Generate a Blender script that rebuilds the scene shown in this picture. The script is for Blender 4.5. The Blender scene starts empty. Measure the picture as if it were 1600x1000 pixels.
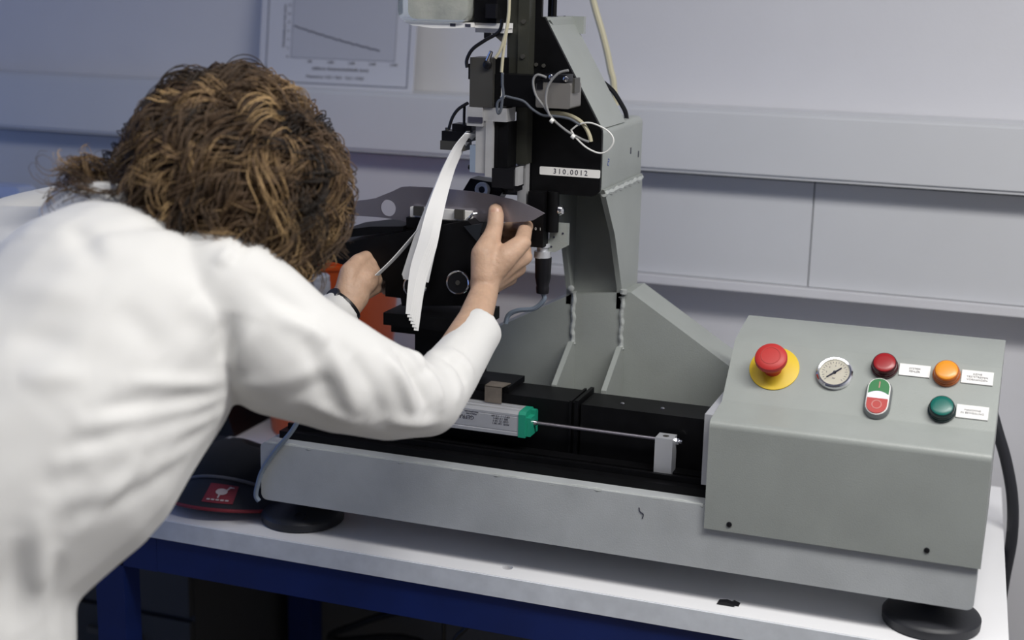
import bpy, bmesh, math, random
import numpy as np
from mathutils import Vector, Matrix, noise

random.seed(5)
rng = np.random.default_rng(11)
PI = math.pi
scene = bpy.context.scene
COL = scene.collection

# ------------------------------------------------------------ camera, world, lights, exposure
cam = bpy.data.cameras.new('camera')
cam.sensor_width = 36.0
cam.lens = 50.80
cam.clip_start = 0.05
cam.dof.use_dof = True
cam.dof.focus_distance = 1.92
cam.dof.aperture_fstop = 2.8
cam_ob = bpy.data.objects.new('camera', cam)
COL.objects.link(cam_ob)
R = ((0.938469, -0.098246, 0.331095), (0.344695, 0.206817, -0.915648), (0.021483, 0.973434, 0.227956))
cam_ob.matrix_world = Matrix.Translation((0.9604, -1.6889, 1.5733)) @ Matrix(R).to_4x4()
scene.camera = cam_ob

world = bpy.data.worlds.new('room_ambient')
world.use_nodes = True
world.node_tree.nodes['Background'].inputs['Color'].default_value = (0.27, 0.44, 0.98, 1)
world.node_tree.nodes['Background'].inputs['Strength'].default_value = 0.68
scene.world = world


def area_lamp(name, loc, target, sx, sy, power, color):
    l = bpy.data.lights.new(name, 'AREA')
    l.shape = 'RECTANGLE'
    l.size = sx
    l.size_y = sy
    l.energy = power
    l.color = color
    o = bpy.data.objects.new(name, l)
    COL.objects.link(o)
    o.location = loc
    o.rotation_euler = (Vector(target) - Vector(loc)).to_track_quat('-Z', 'Y').to_euler()
    return o


area_lamp('ceiling_lamp', (0.62, -0.78, 2.40), (0.62, -0.78, 0.0), 1.2, 0.32, 9, (1.0, 0.98, 0.94))
area_lamp('ceiling_lamp', (1.50, -0.55, 2.40), (1.50, -0.55, 0.0), 1.2, 0.32, 30, (1.0, 0.98, 0.94))

vs = scene.view_settings
vs.view_transform = 'Standard'
vs.look = 'None'
vs.gamma = 1.0
vs.use_curve_mapping = False
vs.exposure = 0.14

# ------------------------------------------------------------ materials


def mat(name, color, rough=0.5, metal=0.0, bump=0.0, bscale=200.0, vary=0.0, vscale=8.0, **kw):
    m = bpy.data.materials.new(name)
    m.use_nodes = True
    nt = m.node_tree
    b = nt.nodes['Principled BSDF']
    b.inputs['Base Color'].default_value = (*color, 1)
    b.inputs['Roughness'].default_value = rough
    b.inputs['Metallic'].default_value = metal
    for k, v in kw.items():
        b.inputs[k.replace('_', ' ')].default_value = v
    tc = nt.nodes.new('ShaderNodeTexCoord')
    if vary > 0:
        n = nt.nodes.new('ShaderNodeTexNoise')
        n.inputs['Scale'].default_value = vscale
        n.inputs['Detail'].default_value = 6
        nt.links.new(tc.outputs['Object'], n.inputs['Vector'])
        r = nt.nodes.new('ShaderNodeValToRGB')
        r.color_ramp.elements[0].position = 0.3
        r.color_ramp.elements[1].position = 0.7
        r.color_ramp.elements[0].color = (*[c * (1 - vary) for c in color], 1)
        r.color_ramp.elements[1].color = (*[min(1, c * (1 + vary)) for c in color], 1)
        nt.links.new(n.outputs['Fac'], r.inputs['Fac'])
        nt.links.new(r.outputs['Color'], b.inputs['Base Color'])
    if bump > 0:
        n2 = nt.nodes.new('ShaderNodeTexNoise')
        n2.inputs['Scale'].default_value = bscale
        n2.inputs['Detail'].default_value = 3
        nt.links.new(tc.outputs['Object'], n2.inputs['Vector'])
        bp = nt.nodes.new('ShaderNodeBump')
        bp.inputs['Strength'].default_value = bump
        bp.inputs['Distance'].default_value = 0.002
        nt.links.new(n2.outputs['Fac'], bp.inputs['Height'])
        nt.links.new(bp.outputs['Normal'], b.inputs['Normal'])
    return m


M = {}
M['wall'] = mat('white_wall_paint', (0.60, 0.60, 0.63), 0.75, bump=0.15, bscale=120, vary=0.015)
M['trunk'] = mat('grey_white_trunking', (0.56, 0.57, 0.595), 0.5, vary=0.015)
M['floor'] = mat('beige_floor', (0.30, 0.275, 0.23), 0.6, vary=0.08)
M['shelf'] = mat('grey_far_wall', (0.22, 0.22, 0.23), 0.8)
M['bench'] = mat('white_melamine', (0.86, 0.86, 0.88), 0.35, vary=0.02, vscale=4)
M['edge'] = mat('worn_bench_edge', (0.68, 0.71, 0.75), 0.45, vary=0.08, vscale=40)
M['blue'] = mat('blue_enamel', (0.004, 0.016, 0.11), 0.45, vary=0.15, vscale=12)
M['paint'] = mat('grey_machine_enamel', (0.30, 0.32, 0.305), 0.38, bump=0.12, bscale=600, vary=0.05, vscale=14)
M['weld'] = mat('painted_weld_bead', (0.40, 0.42, 0.41), 0.5, bump=0.6, bscale=160, vary=0.08, vscale=60)
M['beam'] = mat('scuffed_light_enamel', (0.44, 0.46, 0.47), 0.42, bump=0.12, bscale=500, vary=0.08, vscale=16)
M['black'] = mat('black_anodised', (0.0035, 0.0035, 0.0042), 0.45, vary=0.3, vscale=40, Specular_IOR_Level=0.16)
M['blackm'] = mat('black_plastic', (0.006, 0.006, 0.008), 0.38, Specular_IOR_Level=0.3)
M['rubber'] = mat('black_rubber', (0.014, 0.015, 0.020), 0.5, bump=0.1)
M['alu'] = mat('brushed_aluminium', (0.58, 0.59, 0.62), 0.42, 0.5, bump=0.1, bscale=90)
M['alud'] = mat('dark_grey_anodised', (0.085, 0.082, 0.075), 0.45, 0.5, vary=0.1)
M['rail'] = mat('olive_grey_rail', (0.055, 0.056, 0.046), 0.4, 0.4, vary=0.1)
M['steel'] = mat('ground_steel', (0.33, 0.31, 0.35), 0.34, 0.85, bump=0.08, bscale=400)
M['chrome'] = mat('chrome', (0.78, 0.78, 0.80), 0.12, 1.0)
M['bracket'] = mat('pale_grey_plate', (0.42, 0.42, 0.43), 0.45, 0.2, vary=0.06, vscale=50)
M['brass'] = mat('brown_bracket_metal', (0.20, 0.17, 0.14), 0.5, 0.4, vary=0.15, vscale=60)
M['green'] = mat('green_sensor_cap', (0.012, 0.27, 0.17), 0.45)
M['paper'] = mat('white_card_strip', (0.86, 0.86, 0.86), 0.7)
M['sheet'] = mat('chart_paper', (0.54, 0.55, 0.60), 0.7)
M['chart'] = mat('grey_chart_ground', (0.44, 0.45, 0.50), 0.7)
M['ink'] = mat('dark_print', (0.03, 0.03, 0.05), 0.8)
M['inkgrey'] = mat('grey_print', (0.12, 0.13, 0.17), 0.8)
M['label'] = mat('white_label_plate', (0.80, 0.79, 0.77), 0.5)
M['red'] = mat('red_button_plastic', (0.46, 0.025, 0.022), 0.5)
M['yellow'] = mat('yellow_plate', (0.68, 0.47, 0.02), 0.5)
M['redlens'] = mat('red_lens', (0.30, 0.010, 0.014), 0.32)
M['redring'] = mat('dark_red_ring', (0.05, 0.005, 0.007), 0.2)
M['amblens'] = mat('amber_lens', (0.72, 0.28, 0.02), 0.32)
M['ambring'] = mat('orange_ring', (0.42, 0.10, 0.012), 0.2)
M['grnlens'] = mat('green_lens', (0.003, 0.12, 0.095), 0.32)
M['grnring'] = mat('dark_green_ring', (0.003, 0.018, 0.018), 0.2)
M['btngreen'] = mat('green_push_cap', (0.02, 0.17, 0.05), 0.35)
M['btnred'] = mat('red_push_cap', (0.42, 0.035, 0.03), 0.5)
M['btnmark'] = mat('pale_ring_mark', (0.55, 0.22, 0.20), 0.5)
M['btnwhite'] = mat('white_push_lens', (0.80, 0.80, 0.90), 0.3)
M['btnbezel'] = mat('grey_button_bezel', (0.20, 0.21, 0.22), 0.35, 0.4)
M['dial'] = mat('cream_dial', (0.70, 0.66, 0.55), 0.5)
M['cablegrey'] = mat('grey_cable', (0.17, 0.21, 0.27), 0.5)
M['wireblue'] = mat('slate_wire', (0.07, 0.08, 0.10), 0.5)
M['wiregrey'] = mat('grey_wire', (0.22, 0.22, 0.22), 0.5)
M['hose'] = mat('yellowed_hose', (0.55, 0.51, 0.36), 0.4, Transmission_Weight=0.15)
M['tie'] = mat('white_cable_tie', (0.70, 0.70, 0.68), 0.45)
M['jar'] = mat('clear_plastic', (0.85, 0.92, 0.97), 0.08, Transmission_Weight=0.9, IOR=1.3)
M['grains'] = mat('off_white_granules', (0.52, 0.49, 0.40), 0.85, bump=0.8, bscale=90, vary=0.2, vscale=45)
M['coat'] = mat('white_cotton_coat', (0.69, 0.685, 0.67), 0.85, bump=0.12, bscale=600, Sheen_Weight=0.2)
M['skin'] = mat('skin', (0.50, 0.325, 0.225), 0.55, bump=0.35, bscale=230, vary=0.10, vscale=60, Subsurface_Weight=0.10)
M['skin'].node_tree.nodes['Principled BSDF'].inputs['Subsurface Radius'].default_value = (0.008, 0.003, 0.0015)
M['nail'] = mat('fingernail', (0.51, 0.30, 0.215), 0.35)
M['trouser'] = mat('dark_trousers', (0.02, 0.022, 0.03), 0.8)
M['capcloth'] = mat('black_cap_cloth', (0.004, 0.0045, 0.006), 0.9, bump=0.2, bscale=500)
M['capbrim'] = mat('navy_cap_cloth', (0.011, 0.013, 0.020), 0.85, bump=0.2, bscale=500)
M['capred'] = mat('red_cap_trim', (0.19, 0.012, 0.022), 0.7)
M['caplabel'] = mat('red_woven_label', (0.20, 0.018, 0.03), 0.7)
M['capgrey'] = mat('grey_cap_piping', (0.10, 0.10, 0.11), 0.7)
M['orange'] = mat('orange_plastic', (0.78, 0.115, 0.02), 0.4)
M['greyplastic'] = mat('pale_grey_plastic', (0.36, 0.37, 0.43), 0.4)
M['casew'] = mat('dark_watch_glass', (0.02, 0.02, 0.025), 0.25)
M['screen'] = mat('pale_blue_casing', (0.40, 0.47, 0.68), 0.4)

# hair: brown with lighter tips, tone stored on every strand
mh = bpy.data.materials.new('curly_hair')
mh.use_nodes = True
nt = mh.node_tree
b = nt.nodes['Principled BSDF']
at = nt.nodes.new('ShaderNodeAttribute')
at.attribute_name = 'tone'
rp = nt.nodes.new('ShaderNodeValToRGB')
rp.color_ramp.elements[0].position = 0.0
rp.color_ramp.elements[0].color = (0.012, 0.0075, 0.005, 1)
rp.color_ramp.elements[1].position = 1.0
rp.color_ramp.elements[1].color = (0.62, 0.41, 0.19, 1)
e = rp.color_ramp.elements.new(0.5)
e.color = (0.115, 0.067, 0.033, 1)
nt.links.new(at.outputs['Fac'], rp.inputs['Fac'])
nt.links.new(rp.outputs['Color'], b.inputs['Base Color'])
b.inputs['Roughness'].default_value = 0.68
b.inputs['Specular IOR Level'].default_value = 0.5
M['hair'] = mh

# ------------------------------------------------------------ helpers


def link(name, me, m, parent=None, label=None):
    o = bpy.data.objects.new(name, me)
    COL.objects.link(o)
    if m is not None:
        me.materials.append(m)
    if parent is not None:
        o.parent = parent
        if parent.type == 'EMPTY':
            o.matrix_parent_inverse = Matrix.Translation(-Vector(parent.location))
    if label:
        o['label'] = label
    return o


def part(name, bm, m, parent=None, label=None, smooth=None, bevel=0.0):
    if bevel > 0:
        bmesh.ops.bevel(bm, geom=[e for e in bm.edges if len(e.link_faces) == 2 and e.calc_face_angle(0) > 0.6],
                        offset=bevel, segments=2, affect='EDGES', clamp_overlap=True)
    me = bpy.data.meshes.new(name)
    bmesh.ops.recalc_face_normals(bm, faces=bm.faces)
    bm.to_mesh(me)
    bm.free()
    if smooth is None:
        smooth = 35
    if smooth:
        me.shade_smooth()
        me.set_sharp_from_angle(angle=math.radians(smooth))
    return link(name, me, m, parent, label)


def thing(name, loc, label, cat, group=None):
    o = bpy.data.objects.new(name, None)
    COL.objects.link(o)
    o.location = loc
    o.empty_display_size = 0.05
    o['label'] = label
    o['category'] = cat
    if group:
        o['group'] = group
    return o


def tag(o, label, cat, group=None):
    o['label'] = label
    o['category'] = cat
    if group:
        o['group'] = group
    return o


def struct(o):
    o['kind'] = 'structure'
    return o


def box(x0, x1, y0, y1, z0, z1, bm=None):
    bm = bm or bmesh.new()
    v = [bm.verts.new(p) for p in ((x0, y0, z0), (x1, y0, z0), (x1, y1, z0), (x0, y1, z0),
                                   (x0, y0, z1), (x1, y0, z1), (x1, y1, z1), (x0, y1, z1))]
    for f in ((0, 3, 2, 1), (4, 5, 6, 7), (0, 1, 5, 4), (1, 2, 6, 5), (2, 3, 7, 6), (3, 0, 4, 7)):
        bm.faces.new([v[i] for i in f])
    return bm


def prism(pts, y0, y1, bm=None, axis='y'):
    """outline in (x,z) swept along y, or in (y,z) swept along x"""
    bm = bm or bmesh.new()
    if axis == 'y':
        f = lambda p, t: (p[0], t, p[1])
    elif axis == 'x':
        f = lambda p, t: (t, p[0], p[1])
    else:
        f = lambda p, t: (p[0], p[1], t)
    a = [bm.verts.new(f(p, y0)) for p in pts]
    c = [bm.verts.new(f(p, y1)) for p in pts]
    n = len(pts)
    bm.faces.new(a)
    bm.faces.new(c[::-1])
    for i in range(n):
        bm.faces.new((a[i], a[(i + 1) % n], c[(i + 1) % n], c[i]))
    return bm


def frame_of(d):
    d = Vector(d).normalized()
    u = d.orthogonal().normalized()
    return u, d.cross(u)


def cyl(p0, p1, r0, r1=None, seg=24, bm=None):
    bm = bm or bmesh.new()
    r1 = r0 if r1 is None else r1
    p0, p1 = Vector(p0), Vector(p1)
    u, w = frame_of(p1 - p0)
    a, c = [], []
    for i in range(seg):
        t = 2 * PI * i / seg
        d = u * math.cos(t) + w * math.sin(t)
        a.append(bm.verts.new(p0 + d * r0))
        c.append(bm.verts.new(p1 + d * r1))
    bm.faces.new(a[::-1])
    bm.faces.new(c)
    for i in range(seg):
        bm.faces.new((a[i], a[(i + 1) % seg], c[(i + 1) % seg], c[i]))
    return bm


def lathe(p, axis, prof, seg=32, bm=None):
    """prof: list of (distance along axis, radius)"""
    bm = bm or bmesh.new()
    p, axis = Vector(p), Vector(axis).normalized()
    u, w = frame_of(axis)
    rings = []
    for h, r in prof:
        if r <= 1e-6:
            rings.append([bm.verts.new(p + axis * h)])
        else:
            rings.append([bm.verts.new(p + axis * h + (u * math.cos(2 * PI * i / seg) + w * math.sin(2 * PI * i / seg)) * r)
                          for i in range(seg)])
    for a, c in zip(rings[:-1], rings[1:]):
        for i in range(seg):
            j = (i + 1) % seg
            if len(a) == 1 and len(c) > 1:
                bm.faces.new((a[0], c[i], c[j]))
            elif len(c) == 1 and len(a) > 1:
                bm.faces.new((a[i], a[j], c[0]))
            elif len(a) > 1:
                bm.faces.new((a[i], a[j], c[j], c[i]))
    for ring in (rings[0], rings[-1]):
        if len(ring) > 1:
            bm.faces.new(ring)
    return bm


def smooth_path(pts, sub=6):
    pts = [Vector(p) for p in pts]
    out = []
    n = len(pts)
    for i in range(n - 1):
        a, b_, c, d = pts[max(i - 1, 0)], pts[i], pts[i + 1], pts[min(i + 2, n - 1)]
        for k in range(sub):
            t = k / sub
            out.append(0.5 * ((2 * b_) + (c - a) * t + (2 * a - 5 * b_ + 4 * c - d) * t * t + (3 * b_ - a - 3 * c + d) * t ** 3))
    out.append(pts[-1])
    return out


def tube(pts, r, seg=8, sub=6, bm=None):
    bm = bm or bmesh.new()
    path = smooth_path(pts, sub)
    u = None
    rings = []
    for i, p in enumerate(path):
        d = (path[min(i + 1, len(path) - 1)] - path[max(i - 1, 0)]).normalized()
        if u is None:
            u = d.orthogonal().normalized()
        else:
            u = (u - d * u.dot(d)).normalized()
        w = d.cross(u)
        rr = r(i / (len(path) - 1)) if callable(r) else r
        rings.append([bm.verts.new(p + (u * math.cos(2 * PI * k / seg) + w * math.sin(2 * PI * k / seg)) * rr) for k in range(seg)])
    for a, c in zip(rings[:-1], rings[1:]):
        for k in range(seg):
            bm.faces.new((a[k], a[(k + 1) % seg], c[(k + 1) % seg], c[k]))
    bm.faces.new(rings[0][::-1])
    bm.faces.new(rings[-1])
    return bm


def capsule(p, q, rp_, rq, seg=20, bm=None, rings=5):
    bm = bm or bmesh.new()
    p, q = Vector(p), Vector(q)
    d = (q - p)
    L = max(d.length, 1e-5)
    ax = d / L
    prof = []
    for i in range(rings + 1):
        t = PI / 2 * i / rings
        prof.append((-rp_ * math.cos(t), rp_ * math.sin(t)))
    for i in range(rings + 1):
        t = PI / 2 * i / rings
        prof.append((L + rq * math.sin(t), rq * math.cos(t)))
    return lathe(p, ax, prof, seg, bm)


def chain(bm, js):
    for a, c in zip(js[:-1], js[1:]):
        capsule(a[:3], c[:3], a[3], c[3], bm=bm)


def ball(bm, p, r, scale=(1, 1, 1), seg=24):
    n = seg // 2
    prof = [(-r * math.cos(PI * i / n), r * math.sin(PI * i / n)) for i in range(n + 1)]
    b2 = lathe((0, 0, 0), (0, 0, 1), prof, seg)
    for v in b2.verts:
        v.co = Vector((v.co.x * scale[0], v.co.y * scale[1], v.co.z * scale[2])) + Vector(p)
    me = bpy.data.meshes.new('tmp')
    b2.to_mesh(me)
    b2.free()
    bm.from_mesh(me)
    bpy.data.meshes.remove(me)


def evaluated(bm, mods):
    """apply modifiers to a bmesh, give back a mesh"""
    me = bpy.data.meshes.new('tmp')
    bmesh.ops.recalc_face_normals(bm, faces=bm.faces)
    bm.to_mesh(me)
    bm.free()
    o = bpy.data.objects.new('tmp', me)
    COL.objects.link(o)
    for kind, kw in mods:
        md = o.modifiers.new(kind, kind)
        for k, v in kw.items():
            setattr(md, k, v)
    dg = bpy.context.evaluated_depsgraph_get()
    out = bpy.data.meshes.new_from_object(o.evaluated_get(dg))
    bpy.data.objects.remove(o)
    bpy.data.meshes.remove(me)
    return out


def text(name, body, origin, right, up, size, m, parent, align='CENTER', depth=0.00015, spacing=1.0, line=1.0, label=None):
    c = bpy.data.curves.new('tmp', 'FONT')
    c.body = body
    c.size = size
    c.align_x = align
    c.align_y = 'CENTER'
    c.space_character = spacing
    c.space_line = line
    c.extrude = depth
    c.resolution_u = 2
    o = bpy.data.objects.new('tmp', c)
    COL.objects.link(o)
    dg = bpy.context.evaluated_depsgraph_get()
    me = bpy.data.meshes.new_from_object(o.evaluated_get(dg))
    bpy.data.objects.remove(o)
    bpy.data.curves.remove(c)
    right, up = Vector(right).normalized(), Vector(up).normalized()
    nrm = right.cross(up)
    mt = Matrix((right, up, nrm)).transposed().to_4x4()
    me.transform(Matrix.Translation(origin) @ mt)
    me.name = name
    return link(name, me, m, parent, label)


def ribbon(L, Rr, thick, sub=6):
    a, c = smooth_path(L, sub), smooth_path(Rr, sub)
    bm = bmesh.new()
    rows = []
    n = len(a)
    for i in range(n):
        w = (c[i] - a[i])
        d = (a[min(i + 1, n - 1)] - a[max(i - 1, 0)])
        nn = w.cross(d).normalized() * (thick / 2)
        rows.append([bm.verts.new(p) for p in (a[i] + nn, c[i] + nn, c[i] - nn, a[i] - nn)])
    for r0, r1 in zip(rows[:-1], rows[1:]):
        for k in range(4):
            bm.faces.new((r0[k], r0[(k + 1) % 4], r1[(k + 1) % 4], r1[k]))
    bm.faces.new(rows[0][::-1])
    bm.faces.new(rows[-1])
    return bm


def rounded_rect(x0, x1, z0, z1, r, n=6, corners=(1, 1, 1, 1)):
    pts = []
    for (cx, cz, a0, on) in ((x1 - r, z1 - r, 0, corners[0]), (x0 + r, z1 - r, 90, corners[1]),
                             (x0 + r, z0 + r, 180, corners[2]), (x1 - r, z0 + r, 270, corners[3])):
        if on:
            for i in range(n + 1):
                t = math.radians(a0 + 90 * i / n)
                pts.append((cx + r * math.cos(t), cz + r * math.sin(t)))
        else:
            t = math.radians(a0 + 45)
            pts.append((cx + (r if math.cos(t) > 0 else -r), cz + (r if math.sin(t) > 0 else -r)))
    return pts


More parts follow.
